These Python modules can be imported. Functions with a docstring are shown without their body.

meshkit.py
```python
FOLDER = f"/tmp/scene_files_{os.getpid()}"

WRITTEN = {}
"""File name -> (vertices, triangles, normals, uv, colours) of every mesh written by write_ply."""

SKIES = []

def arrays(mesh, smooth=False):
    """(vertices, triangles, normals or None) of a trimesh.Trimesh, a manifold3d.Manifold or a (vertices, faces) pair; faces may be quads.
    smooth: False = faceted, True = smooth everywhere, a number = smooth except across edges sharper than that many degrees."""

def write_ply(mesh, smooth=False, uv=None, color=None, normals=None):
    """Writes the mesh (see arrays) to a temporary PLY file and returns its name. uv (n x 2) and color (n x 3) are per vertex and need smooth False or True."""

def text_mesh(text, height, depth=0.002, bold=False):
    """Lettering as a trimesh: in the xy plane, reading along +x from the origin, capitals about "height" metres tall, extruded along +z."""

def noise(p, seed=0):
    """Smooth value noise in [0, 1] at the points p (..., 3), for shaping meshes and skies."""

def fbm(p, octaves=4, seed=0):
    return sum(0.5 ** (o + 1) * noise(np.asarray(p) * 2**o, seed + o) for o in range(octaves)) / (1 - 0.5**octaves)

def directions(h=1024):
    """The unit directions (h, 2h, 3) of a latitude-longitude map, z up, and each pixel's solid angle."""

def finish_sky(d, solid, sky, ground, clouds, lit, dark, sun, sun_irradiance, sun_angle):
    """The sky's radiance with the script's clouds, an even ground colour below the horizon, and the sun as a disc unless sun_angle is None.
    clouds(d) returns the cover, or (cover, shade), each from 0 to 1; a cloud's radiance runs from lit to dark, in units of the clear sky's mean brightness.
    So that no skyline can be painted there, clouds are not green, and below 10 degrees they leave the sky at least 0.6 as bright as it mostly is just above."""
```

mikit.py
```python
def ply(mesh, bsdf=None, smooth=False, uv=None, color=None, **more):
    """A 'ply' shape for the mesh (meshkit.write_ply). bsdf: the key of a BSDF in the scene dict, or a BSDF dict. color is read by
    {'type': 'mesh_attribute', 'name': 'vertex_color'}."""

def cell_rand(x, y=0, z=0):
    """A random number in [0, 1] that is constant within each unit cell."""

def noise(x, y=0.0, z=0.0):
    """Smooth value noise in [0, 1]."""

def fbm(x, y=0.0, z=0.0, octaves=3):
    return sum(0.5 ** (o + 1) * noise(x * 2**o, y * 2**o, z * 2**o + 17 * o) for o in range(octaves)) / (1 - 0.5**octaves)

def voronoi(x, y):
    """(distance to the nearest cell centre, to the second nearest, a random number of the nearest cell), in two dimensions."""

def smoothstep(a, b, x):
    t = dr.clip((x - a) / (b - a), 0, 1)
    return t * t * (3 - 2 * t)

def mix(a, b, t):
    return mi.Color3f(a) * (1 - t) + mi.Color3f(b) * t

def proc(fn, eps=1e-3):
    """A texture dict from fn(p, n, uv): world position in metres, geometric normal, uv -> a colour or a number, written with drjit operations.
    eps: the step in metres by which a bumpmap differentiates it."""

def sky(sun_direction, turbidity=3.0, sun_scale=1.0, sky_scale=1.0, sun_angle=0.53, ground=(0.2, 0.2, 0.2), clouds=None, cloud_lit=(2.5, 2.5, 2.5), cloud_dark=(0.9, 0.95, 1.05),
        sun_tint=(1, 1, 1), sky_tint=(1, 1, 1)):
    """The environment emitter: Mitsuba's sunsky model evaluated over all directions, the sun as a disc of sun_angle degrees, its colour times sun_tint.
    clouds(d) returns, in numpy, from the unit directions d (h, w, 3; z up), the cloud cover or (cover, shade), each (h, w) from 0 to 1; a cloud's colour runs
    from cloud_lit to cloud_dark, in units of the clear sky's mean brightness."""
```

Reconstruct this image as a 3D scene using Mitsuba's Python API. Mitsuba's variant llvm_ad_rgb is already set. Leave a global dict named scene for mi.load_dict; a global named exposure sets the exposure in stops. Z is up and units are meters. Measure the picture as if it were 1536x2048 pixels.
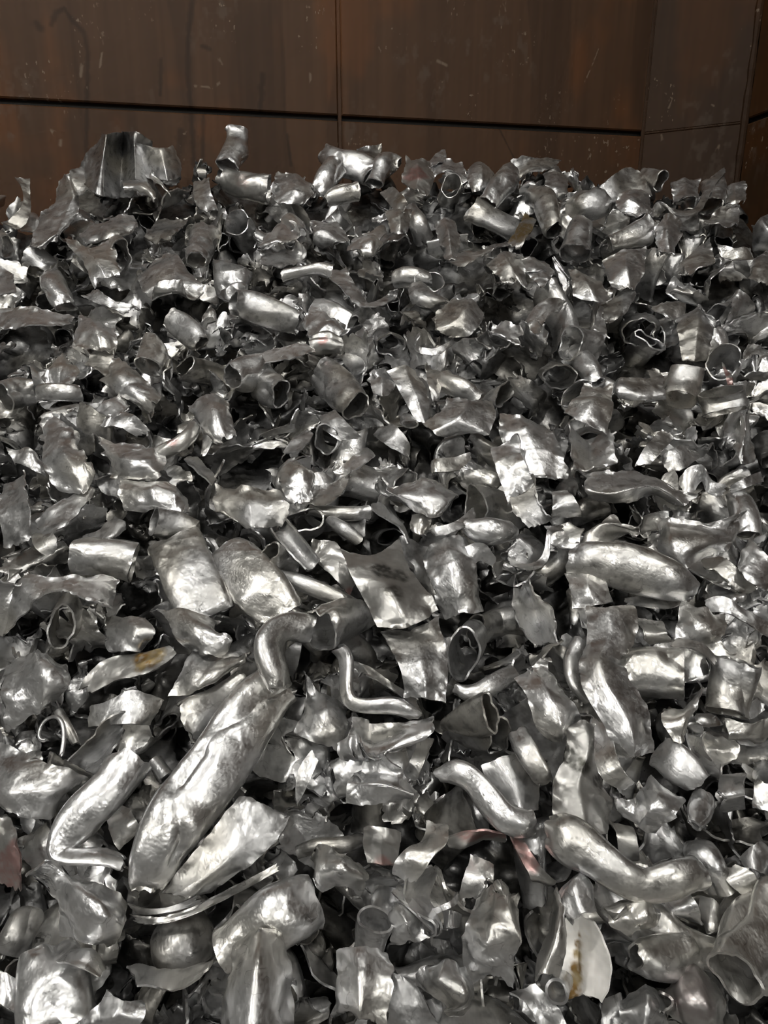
import math, re
import numpy as np, mitsuba as mi, drjit as dr, mikit, meshkit
from scipy.ndimage import map_coordinates
from scipy.interpolate import CubicSpline
from mikit import proc, noise, fbm, smoothstep, mix, cell_rand

T4 = mi.ScalarTransform4f
scene, labels = {'type': 'scene'}, {}

# ------------------------------------------------------------------ camera, light, exposure
F_PX, PITCH, EYE = 1365.0, math.radians(16.5), 1.5
CAM = np.array([0.0, 0.0, EYE])
FWD = np.array([0.0, math.cos(PITCH), -math.sin(PITCH)])
UPV = np.array([0.0, math.sin(PITCH), math.cos(PITCH)])
RGT = np.array([1.0, 0.0, 0.0])
scene['camera'] = {'type': 'perspective', 'fov': math.degrees(2 * math.atan(768 / F_PX)), 'fov_axis': 'x', 'near_clip': 0.05, 'far_clip': 60.0,
                   'to_world': T4().look_at(origin=CAM.tolist(), target=(CAM + FWD).tolist(), up=[0, 0, 1])}
exposure = 1.55
# dim hall light all round, its spot lamps, and unseen lamps added for glints
scene['hall_light'] = {'type': 'constant', 'radiance': {'type': 'rgb', 'value': [0.040, 0.0386, 0.0352]}}
LAMPS = [(-2.0, 0.1, 5.2, 0.15, 128.0, 'above the left of the scrap heap'), (1.5, -0.9, 5.4, 0.16, 62.0, 'behind the viewer to the right'), (-0.3, -2.8, 4.6, 0.2, 40.0, 'behind the viewer near the middle, added for glints'),
         (3.2, 1.3, 5.3, 0.14, 26.0, 'above the right of the heap, added for glints'), (-3.6, -2.2, 4.2, 0.26, 26.0, 'far behind on the left, added for glints'), (3.4, -3.2, 3.8, 0.28, 20.0, 'far behind on the right, added for glints'),
         (0.4, 1.2, 5.4, 0.14, 36.0, 'above the middle of the heap, added for glints')]
for k, (lx, ly, lz, lr, lw, lt) in enumerate(LAMPS):
    key = 'ceiling_or_added_lamp' + (f'_{k:03d}' if k else '')
    scene[key] = {'type': 'disk', 'to_world': T4().look_at(origin=[lx, ly, lz], target=[0, 2.4, 1.0], up=[0, 1, 0]) @ T4().scale(lr),
                  'emitter': {'type': 'area', 'radiance': {'type': 'rgb', 'value': [lw, lw * 0.97, lw * 0.905]}}}
    labels[key] = {'label': 'round warm white spot lamp hanging high ' + lt, 'category': 'lamp', 'group': 'spot lamps over the heap'}

# ------------------------------------------------------------------ materials
def rnd3(p, s, o=0.0):
    return p.x * s + o, p.y * s + o * 0.7, p.z * s + o * 1.3

def metal(tone, rough, dirt, tint=(1.0, 0.985, 0.94), off=0.0):
    """bare scrap aluminium: cloudy oxide, dark scuffs, brushed scratches."""
    def colour(p, n, uv):
        a = fbm(*rnd3(p, 16.0, off), octaves=3)
        c = fbm(*rnd3(p, 46.0, off + 9.7), octaves=3)
        wx, wy, wz = rnd3(p, 70.0, off + 31.0)
        line = dr.abs(noise(wx, wy, wz) - 0.5)
        scuff = (1 - smoothstep(0.0, 0.028, line)) * smoothstep(0.56, 0.70, noise(*rnd3(p, 38.0, off + 21.0)))
        fine = noise(p.x * 260 + p.z * 110 + off, p.y * 45.0, p.z * 210.0 - p.x * 70)
        base = tone * (0.74 + 0.52 * a) * (0.93 + 0.14 * fine)
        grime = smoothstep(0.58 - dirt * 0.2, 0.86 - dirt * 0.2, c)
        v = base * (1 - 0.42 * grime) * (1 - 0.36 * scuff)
        warm = smoothstep(0.4, 0.75, noise(*rnd3(p, 9.0, off + 40.0)))
        return mix(mi.Color3f(0.985, 0.99, 1.0), mi.Color3f(*tint), warm) * v
    def roughness(p, n, uv):
        a = fbm(*rnd3(p, 40.0, off + 5.0), octaves=3)
        b = noise(*rnd3(p, 260.0, off + 8.0))
        s = noise(p.x * 900 + p.z * 350 + off, p.y * 140.0, p.z * 700.0 - p.x * 300)
        return dr.clip(rough * (0.55 + 0.9 * a) + 0.14 * (b - 0.5) + 0.16 * (s - 0.5), 0.12, 0.8)
    def relief(p, n, uv):
        return (0.0006 * fbm(*rnd3(p, 40.0, off + 2.0), octaves=2) + 0.00022 * noise(*rnd3(p, 190.0, off + 6.0))
                + 0.00022 * noise(p.x * 300.0 + p.z * 120.0, p.y * 50.0, p.z * 260.0))
    return {'type': 'twosided', 'b': {'type': 'bumpmap', 'arbitrary': proc(relief, eps=6e-4), 'scale': 1.0,
            'b': {'type': 'principled', 'base_color': proc(colour), 'roughness': proc(roughness), 'metallic': 0.96, 'specular': 0.5}}}

scene['metal_bright'] = metal(0.74, 0.33, 0.0, off=0.0)
scene['metal_mid'] = metal(0.62, 0.36, 0.25, off=11.0)
scene['metal_dull'] = metal(0.50, 0.42, 0.4, (1.0, 0.975, 0.91), off=23.0)
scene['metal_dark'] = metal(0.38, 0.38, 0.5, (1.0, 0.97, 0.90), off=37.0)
scene['metal_buried'] = metal(0.2, 0.45, 0.6, (1.0, 0.97, 0.90), off=61.0)  # low tone puts the shade of the gaps into the colour
scene['metal_white'] = metal(0.92, 0.52, -0.3, (1.0, 1.0, 1.0), off=51.0)
def stained(metallic, rough):
    def relief(p, n, uv):
        return 0.0006 * fbm(*rnd3(p, 42.0, 2.0), octaves=2) + 0.0003 * noise(*rnd3(p, 190.0, 6.0))
    return {'type': 'twosided', 'b': {'type': 'bumpmap', 'arbitrary': proc(relief, eps=6e-4), 'scale': 1.0, 'b': {'type': 'principled',
            'base_color': {'type': 'mesh_attribute', 'name': 'vertex_color'}, 'roughness': rough, 'metallic': metallic, 'specular': 0.5}}}
scene['metal_stained'] = stained(0.94, 0.36)
scene['metal_white_stained'] = stained(0.35, 0.42)
METALS = ['metal_bright', 'metal_mid', 'metal_dull', 'metal_dark']

# scuffs and runs on the plates: (points along the wall and up, width m, 1 light / 0 dark)
MARKS = {'back': [([(-0.537, 2.698), (-0.52, 2.661), (-0.536, 2.592), (-0.549, 2.537)], 0.006, 1), ([(1.851, 2.76), (1.814, 2.666), (1.791, 2.613)], 0.004, 1), ([(0.394, 2.569), (0.395, 2.534)], 0.007, 1), ([(-0.624, 2.548), (-0.635, 2.504)], 0.007, 1), ([(1.015, 2.659), (1.058, 2.644)], 0.008, 1), ([(1.344, 2.925), (1.35, 2.894)], 0.009, 1), ([(0.067, 2.135), (0.09, 2.12)], 0.005, 1), ([(-0.023, 2.606), (-0.013, 2.587)], 0.007, 1), ([(-0.139, 2.491), (-0.061, 2.489), (-0.025, 2.511)], 0.006, 1), ([(-0.732, 2.695), (-0.707, 2.741), (-0.672, 2.762), (-0.643, 2.716), (-0.6, 2.675), (-0.594, 2.589), (-0.617, 2.42), (-0.654, 2.142)], 0.013, 0), ([(-0.124, 2.831), (-0.156, 2.674), (-0.169, 2.534), (-0.164, 2.402), (-0.169, 2.159)], 0.015, 0), ([(-0.217, 2.302), (-0.245, 2.157)], 0.024, 0), ([(-0.281, 2.587), (-0.298, 2.446)], 0.011, 0), ([(-0.109, 2.384), (-0.13, 2.161)], 0.013, 0), ([(0.171, 2.553), (0.151, 2.385)], 0.016, 0), ([(0.277, 2.306), (0.289, 2.175)], 0.01, 0), ([(-0.794, 2.7), (-0.78, 2.682)], 0.02, 0), ([(-0.096, 2.654), (-0.061, 2.644)], 0.014, 0), ([(1.334, 2.395), (1.452, 2.216)], 0.006, 0), ([(1.6, 2.338), (1.607, 2.269)], 0.008, 1), ([(-0.792, 2.281), (-0.772, 2.266)], 0.01, 1), ([(-0.747, 2.263), (-0.755, 2.221)], 0.008, 1), ([(1.322, 2.904), (1.326, 2.872)], 0.008, 1), ([(1.042, 2.568), (1.03, 2.546)], 0.008, 1)],
         'corner': [([(-0.597, 2.57), (-0.558, 2.536), (-0.572, 2.497)], 0.005, 1), ([(-0.403, 2.517), (-0.358, 2.48)], 0.005, 1), ([(-0.593, 2.374), (-0.584, 2.338)], 0.007, 1), ([(-0.312, 2.295), (-0.318, 2.273)], 0.008, 1), ([(-0.598, 2.463), (-0.598, 2.444)], 0.007, 1)]}
def corten(base, seed, grey=0.0, ax=(0.98, 0.2), spec=0.2, name=None):
    def colour(p, n, uv):
        h = p.x * ax[0] + p.y * ax[1]
        streak = fbm(h * 9.0 + seed, p.z * 0.7, 3.0, octaves=4)
        fine = noise(h * 60.0 + seed, p.z * 2.0, 1.0)
        cloud = fbm(h * 2.2 + seed, p.z * 1.8, 8.0, octaves=4)
        v = 0.72 + 0.34 * streak + 0.16 * (fine - 0.5) + 0.32 * (cloud - 0.5)
        rust = smoothstep(0.52, 0.75, fbm(h * 4.0 + seed + 7, p.z * 2.6, 4.0, octaves=4))
        c = mix(mi.Color3f(*base), mi.Color3f(base[0] * 1.7, base[1] * 1.25, base[2] * 0.75), rust * 0.6)
        c = mix(c, mi.Color3f(0.030, 0.027, 0.024), grey * smoothstep(0.3, 0.7, cloud))
        drip = smoothstep(0.64, 0.72, noise(h * 7.0 + 0.5 * noise(h * 2, p.z * 3.0, seed), p.z * 0.5, seed + 30.0))
        c = c * v * (1 - 0.22 * drip)
        patch = smoothstep(0.58, 0.7, fbm(h * 5.0, p.z * 4.0, seed + 50.0, octaves=2))
        chip = smoothstep(0.74, 0.82, fbm(h * 75.0, p.z * 50.0, seed + 60.0, octaves=3)) * patch
        dust = smoothstep(0.5, 0.8, fbm(h * 30.0, p.z * 20.0, seed + 80.0, octaves=3)) * smoothstep(0.55, 0.7, fbm(h * 3.0, p.z * 3.0, seed + 90.0, octaves=2))
        scr, dark = mi.Float(0), mi.Float(0)
        for pl, wd, kind in MARKS.get(name, ()):
            d = mi.Float(9)
            for (a0, a1), (b0, b1) in zip(pl[:-1], pl[1:]):
                tt = dr.clip(((h - a0) * (b0 - a0) + (p.z - a1) * (b1 - a1)) / ((b0 - a0) ** 2 + (b1 - a1) ** 2), 0, 1)
                d = dr.minimum(d, dr.sqrt(dr.square(h - a0 - tt * (b0 - a0)) + dr.square(p.z - a1 - tt * (b1 - a1))))
            w = 1 - smoothstep(0.1, 1.3, d / (wd * (0.5 + fbm(h * 40.0, p.z * 40.0, 3.0, octaves=2))))
            if kind:
                scr = dr.maximum(scr, w)
            else:
                dark = dr.maximum(dark, w)
        scr = scr * smoothstep(0.42, 0.58, fbm(h * 60.0, p.z * 34.0, 11.0, octaves=2))
        c = c * (1 - 0.42 * dark)
        c = mix(c, mi.Color3f(0.075, 0.058, 0.045), 0.35 * dust)
        return mix(c, mi.Color3f(0.15, 0.115, 0.085), dr.maximum(chip * 0.8, scr * 0.6))
    def relief(p, n, uv):
        h = p.x * ax[0] + p.y * ax[1]
        return 0.0015 * fbm(h * 20.0, p.z * 14.0, seed, octaves=3) + 0.0005 * noise(h * 150.0, p.z * 120.0, seed)
    return {'type': 'twosided', 'b': {'type': 'bumpmap', 'arbitrary': proc(relief, eps=1.5e-3), 'scale': 1.0,
            'b': {'type': 'principled', 'base_color': proc(colour), 'roughness': 0.6, 'metallic': 0.0, 'specular': spec}}}
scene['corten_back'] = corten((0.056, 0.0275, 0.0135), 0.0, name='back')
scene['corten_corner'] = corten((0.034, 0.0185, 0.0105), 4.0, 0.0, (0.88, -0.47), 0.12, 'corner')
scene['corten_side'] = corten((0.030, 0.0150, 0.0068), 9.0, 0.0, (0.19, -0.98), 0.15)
scene['dark_gap'] = {'type': 'twosided', 'b': {'type': 'principled', 'base_color': {'type': 'rgb', 'value': [0.012, 0.009, 0.007]}, 'roughness': 0.7}}
scene['floor_paint'] = {'type': 'twosided', 'b': {'type': 'principled', 'base_color': proc(lambda p, n, uv: mi.Color3f(0.16, 0.155, 0.15) * (0.7 + 0.6 * fbm(p.x * 3, p.y * 3, 0.0, octaves=4))), 'roughness': 0.6}}

# ------------------------------------------------------------------ pixels of the photograph -> rays, the heap's slope
PITCHED = 0.74
def rays(px, py):
    px, py = np.asarray(px, float), np.asarray(py, float)
    return FWD + RGT * ((px - 768) / F_PX)[..., None] + UPV * ((1024 - py) / F_PX)[..., None]
WALL_Y0, WALL_S = 3.75, math.tan(math.radians(11))
def wall_depth(px, py):
    d = rays(px, py)
    return WALL_Y0 / (d[..., 1] - WALL_S * d[..., 0])
def slope_depth(px, py):
    """distance along the ray (per unit of forward depth) to the mean slope of the heap, no deeper than just before the back wall"""
    d = rays(px, py)
    den = PITCHED * d[..., 1] - d[..., 2]
    t = np.where(den > 0.02, (EYE - 0.3 + PITCHED * 0.9) / np.maximum(den, 0.02), 99.0)
    lim = wall_depth(np.minimum(px, 1330), py) - 0.24
    k = 0.10
    return -k * np.log(np.exp(-t / k) + np.exp(-lim / k))
def at(px, py, z=0.0):
    """the point seen at a pixel of the photograph, z metres in front of the heap's slope"""
    px, py = np.asarray(px, float), np.asarray(py, float)
    return CAM + rays(px, py) * (slope_depth(px, py) - z)[..., None]

# ------------------------------------------------------------------ sheet metal builders
def ridged(p, seed):
    return 1 - np.abs(2 * meshkit.noise(p, seed) - 1)
def resample(pts, n, sharp):
    pts = np.asarray(pts, float)
    s = np.r_[0, np.cumsum(np.linalg.norm(np.diff(pts[:, :3], axis=0), axis=1) + 1e-6)]
    q = np.linspace(0, s[-1], n)
    if sharp or len(pts) < 3:
        return np.stack([np.interp(q, s, pts[:, k]) for k in range(pts.shape[1])], 1)
    return CubicSpline(s, pts, bc_type='natural')(q)
def wander(n, seed, f, closed=False):
    """torn edge: 0..1 along n samples"""
    u = np.linspace(0, 1, n, endpoint=not closed)
    if closed:
        p = np.stack([np.cos(u * 2 * np.pi) * f / 6.28, np.sin(u * 2 * np.pi) * f / 6.28, u * 0], 1) + 50
    else:
        p = np.stack([u * f, u * 0 + 0.5, u * 0], 1)
    a = meshkit.noise(p, seed) * 0.62 + meshkit.noise(p * 2.7, seed + 1) * 0.26 + meshkit.noise(p * 6.1, seed + 2) * 0.12
    notch = np.clip(meshkit.noise(p * 1.3, seed + 5) - 0.68, 0, 1) * 3
    return a + notch
def grid_normals(P, closed):
    dv = (np.roll(P, -1, 1) - np.roll(P, 1, 1)) if closed else np.gradient(P, axis=1)
    n = np.cross(np.gradient(P, axis=0), dv)
    return n / np.maximum(np.linalg.norm(n, axis=2, keepdims=True), 1e-12)
def crumple(P, closed, amp, freq, seed, crease, ruffle=1.0, fold=1.0):
    """battered surface: broad dents, a few straight folds, sharp creases, and rims bent to and fro"""
    if amp <= 0:
        return P
    n = grid_normals(P, closed)
    q = P * freq + seed * 3.7
    d = 1.2 * (meshkit.noise(q * 0.45, seed) - 0.5) + 0.45 * (meshkit.noise(q * 1.25, seed + 1) - 0.5)
    w = q + 0.8 * np.stack([meshkit.noise(q * 0.8, seed + k) for k in (2, 3, 4)], -1)
    d = d + 0.7 * crease * (ridged(w * 0.6, seed + 5) ** 3 - 0.3) + 0.26 * crease * (ridged(w * 1.7, seed + 6) ** 4 - 0.25) + 0.08 * crease * (ridged(w * 4.6, seed + 7) ** 2 - 0.4)
    D = amp * d
    rg = np.random.default_rng(seed)
    c, ext = P.reshape(-1, 3).mean(0), np.ptp(P.reshape(-1, 3), axis=0)
    for _ in range(3):
        v = rg.normal(size=3); v /= np.linalg.norm(v)
        t = (P - c) @ v - rg.uniform(-0.3, 0.3) * np.linalg.norm(ext) * 0.7
        f = np.sqrt(t * t + 0.0025 ** 2)
        D = D + fold * min(1.0, amp / 0.004) * min(1.0, 0.12 / np.linalg.norm(ext)) * rg.uniform(0.06, 0.30) * rg.choice([-1, 1]) * (0.35 if closed else 1.0) * (f - f.mean())
    nu, nv = P.shape[:2]
    lu = np.linalg.norm(np.diff(P, axis=0), axis=2).mean() * (nu - 1)
    lv = np.linalg.norm(np.diff(P, axis=1), axis=2).mean() * (nv - 1)
    u, v = np.arange(nu)[:, None] / (nu - 1) * lu, np.arange(nv)[None] / (nv - 1) * lv
    edge = np.minimum(u, lu - u) + 0 * v
    if not closed:
        edge = np.minimum(edge, np.minimum(v, lv - v))
    near = np.exp(-edge / 0.016)
    r = ruffle * min(0.010, 0.09 * min(lu, lv)) * min(1.0, amp / 0.003)
    D = D + near * r * (1.6 * (meshkit.noise(P * 38 + 9.1, seed + 8) - 0.5) + 0.7 * (meshkit.noise(P * 85 + 3.3, seed + 9) - 0.5))
    wide = np.exp(-edge / 0.03)
    D = D + ruffle * wide * min(0.013, 0.14 * min(lu, lv)) * min(1.0, amp / 0.003) * 2 * (meshkit.noise(P * 15 + 4.4, seed + 10) - 0.5)
    return P + n * D[..., None]
def fold(P, rg, angle, r=0.012, lo=-0.25, hi=0.25, n=None):
    """bend the sheet along a random line through it, like a crease of radius r"""
    c = P.reshape(-1, 3).mean(0)
    n = grid_normals(P, False)[P.shape[0] // 2, P.shape[1] // 2] if n is None else n
    d = rg.normal(size=3); d -= n * (d @ n); d /= np.linalg.norm(d)
    ax = np.cross(n, d)
    o = c + d * rg.uniform(lo, hi) * np.ptp(P.reshape(-1, 3) @ d)
    q = P - o
    s, h = q @ d, q @ n
    th = np.clip(s / r, 0, abs(angle)) * np.sign(angle)
    on = s > 0
    rest = np.maximum(s - r * abs(angle), 0)
    sg = np.sign(angle)
    s2 = np.where(on, np.abs(r * np.sin(np.abs(th))) + rest * np.cos(th) - h * np.sin(th), s)
    h2 = np.where(on, sg * r * (1 - np.cos(th)) + rest * np.sin(th) + h * np.cos(th), h)
    a = (q @ ax)[..., None] * ax
    return o + a + s2[..., None] * d + h2[..., None] * n
def lips(P, rg, count, r=(0.006, 0.013)):
    """roll a corner or a side of the sheet over, as torn metal curls"""
    for _ in range(count):
        P = fold(P, rg, rg.uniform(0.8, 3.6) * rg.choice([-1, 1]), rg.uniform(*r), 0.27, 0.42)
    return P
def shell(P, closed, th):
    """a grid surface given a thickness: front, back and torn rims, each with vertices of its own so that the rims stay crisp"""
    nu, nv = P.shape[:2]
    n = grid_normals(P, closed)
    A, B = P + n * th / 2, P - n * th / 2
    idx = np.arange(nu * nv).reshape(nu, nv)
    j = np.arange(nv) if closed else np.arange(nv - 1)
    a, b, c, d = idx[:-1][:, j], idx[1:][:, j], idx[1:][:, (j + 1) % nv], idx[:-1][:, (j + 1) % nv]
    q = np.stack([a, b, c, d], -1).reshape(-1, 4)
    V, Fq = [A.reshape(-1, 3), B.reshape(-1, 3)], [q, q[:, ::-1] + nu * nv]
    at0 = 2 * nu * nv
    rims = [(A[0], B[0], closed), (B[-1], A[-1], closed)] + ([] if closed else [(B[:, 0], A[:, 0], False), (A[:, -1], B[:, -1], False)])
    for a_, b_, cl in rims:
        m = len(a_)
        V += [a_, b_]
        k = np.arange(m if cl else m - 1)
        Fq.append(np.stack([k, (k + 1) % m, (k + 1) % m + m, k + m], 1) + at0)
        at0 += 2 * m
    V, Fq = np.vstack(V), np.vstack(Fq)
    return V, np.vstack([Fq[:, [0, 1, 2]], Fq[:, [0, 2, 3]]])
def tear(G, nu, nv, seed, tu, tv, closed):
    """resample the dense grid G so that its ends (u) and sides (v) are torn: tu, tv = depth of the tears as shares of the extent"""
    DU, DV = G.shape[:2]
    u = np.linspace(0, 1, nu)[:, None] * np.ones((1, nv))
    v = np.ones((nu, 1)) * (np.linspace(0, 1, nv, endpoint=not closed)[None])
    e0, e1 = wander(nv, seed, 5.0, closed) * tu[0], 1 - wander(nv, seed + 9, 5.0, closed) * tu[1]
    u = e0[None] + (e1 - e0)[None] * u
    if not closed:
        f0, f1 = wander(nu, seed + 17, 6.0) * tv, 1 - wander(nu, seed + 29, 6.0) * tv
        v = f0[:, None] + (f1 - f0)[:, None] * v
    H = np.concatenate([G, G[:, :1]], 1) if closed else G
    c = [u * (DU - 1), v * (H.shape[1] - 1)]
    return np.stack([map_coordinates(H[..., k], c, order=1, mode='nearest') for k in range(3)], -1)
def tube_grid(C, R, flat, N0, arc=360.0, rot=0.0, dv=64, sq=2.0):
    """cross-sections along the curve C; R half width across the view, R*flat towards it"""
    Tn = np.gradient(C, axis=0)
    Tn /= np.linalg.norm(Tn, axis=1, keepdims=True)
    n = N0 - Tn[0] * (N0 @ Tn[0])
    if np.linalg.norm(n) < 0.35:
        alt = np.array([0.1, 0.3, 1.0])
        n = alt - Tn[0] * (alt @ Tn[0])
    n /= np.linalg.norm(n)
    Ns = []
    for t in Tn:
        n = n - t * (n @ t)
        n /= np.linalg.norm(n)
        Ns.append(n)
    N = np.array(Ns)
    B = np.cross(Tn, N)
    full = arc >= 359.9
    a = np.radians(rot) + (np.linspace(0, 2 * np.pi, dv, endpoint=False) if full else np.radians(np.linspace(-arc / 2, arc / 2, dv)) + np.pi / 2)
    ca, sa = np.cos(a), np.sin(a)
    ex = 2.0 / sq
    ca, sa = np.sign(ca) * np.abs(ca) ** ex, np.sign(sa) * np.abs(sa) ** ex
    return C[:, None] + (B[:, None] * ca[None, :, None] + N[:, None] * (sa[None] * flat[:, None])[..., None]) * R[:, None, None], full

COUNT = {}
def key_for(name):
    k = COUNT.get(name, 0)
    COUNT[name] = k + 1
    return name + (f'_{k:03d}' if k else '')
TRI = [0]
HEROES = []
def put(name, V, Fc, mat, label, cat, group=None, color=None, px=None, short=None):
    key = key_for(name)
    TRI[0] += len(Fc)
    scene[key] = mikit.ply((V, Fc), mat, smooth=True, color=color)
    labels[key] = {'label': label, 'category': cat}
    if group:
        labels[key]['group'] = group
    if px is not None:
        HEROES.append((px[0], px[1], short, key))
    return key
SEED = [100]
def stain_color(V, seed, spots, base=0.5):
    """vertex colours of a stained piece: spots = [(pixel x, pixel y, z, radius m, colour)]"""
    c = np.ones((len(V), 3)) * (base * (0.62 + 0.5 * meshkit.fbm(V * 18, 3, seed) + 0.26 * meshkit.noise(V * 120, seed + 2)))[:, None] * np.array([1, 0.99, 0.96])
    for (x, y, z, r, col) in spots:
        r0 = rays(x, y); r0 = r0 / np.linalg.norm(r0)
        w0 = V - CAM
        q = V[np.argmin(np.linalg.norm(w0 - (w0 @ r0)[:, None] * r0, axis=1) + 0.02 * (w0 @ r0))]   # the spot of the piece itself
        d = np.linalg.norm(V - q, axis=1) / r + 0.9 * (meshkit.fbm(V * 45, 3, seed + 3) - 0.5)
        w = np.clip((1.0 - d) / 0.35, 0, 1)[:, None] * (0.45 + 0.55 * np.clip((meshkit.noise(V * 160, seed + 4) - 0.25) * 3, 0, 1))[:, None]
        c = c * (1 - w) + np.array(col) * w
    return c
TILE = [0.0, 0.0, 3.0]
def tile(x, y, s=3.0):
    TILE[:] = [x, y, s]
def topx(p):
    return TILE[0] + p[0] / TILE[2], TILE[1] + p[1] / TILE[2]
NAMES = {'t': ('crushed_tube', 'metal tube'), 's': ('torn_sheet', 'metal sheet'), 'b': ('bent_strip', 'metal strip'), 'f': ('folded_plate', 'metal plate'),
         'c': ('crumpled_scrap', 'metal scrap'), 'h': ('curled_shard', 'metal shard')}
HEADS = {**dict.fromkeys(('tube', 'can', 'pipe'), ('crushed_tube', 'metal tube')), **dict.fromkeys(('plate', 'panel'), ('bent_plate', 'metal plate')), **dict.fromkeys(('strip', 'band', 'blade'), ('bent_strip', 'metal strip')),
         'rod': ('bent_rod', 'metal rod'), **dict.fromkeys(('scrap', 'lump', 'bundle'), ('crumpled_scrap', 'metal scrap')), 'sheet': ('torn_sheet', 'metal sheet'), **dict.fromkeys(('shard', 'sliver', 'fin'), ('curled_shard', 'metal shard')),
         **dict.fromkeys(('flap', 'scoop', 'shell', 'cone', 'leaf', 'lip', 'wedge', 'roll', 'cup', 'bowl', 'pouch', 'opening', 'loop'))}
def finish(kind, P, closed, th, mat, label, stain, px, short, seed):
    V, Fc = shell(P, closed, th)
    name, cat = NAMES[kind]
    for w in label.split():
        if w in HEADS:
            name, cat = HEADS[w] or (name, cat)
            break
    color = None
    if stain:
        color = stain_color(V, seed, [(*topx(s), (s[2] if len(s) > 4 else 0) / 100, s[-2] / 100, s[-1]) for s in stain], {'metal_bright': 0.6, 'metal_mid': 0.46, 'metal_dull': 0.38, 'metal_dark': 0.3, 'metal_white': 0.92}[mat])
        mat = 'metal_white_stained' if mat == 'metal_white' else 'metal_stained'
    return put(name, V, Fc, mat, label, cat, color=color, px=px, short=short)
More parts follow.
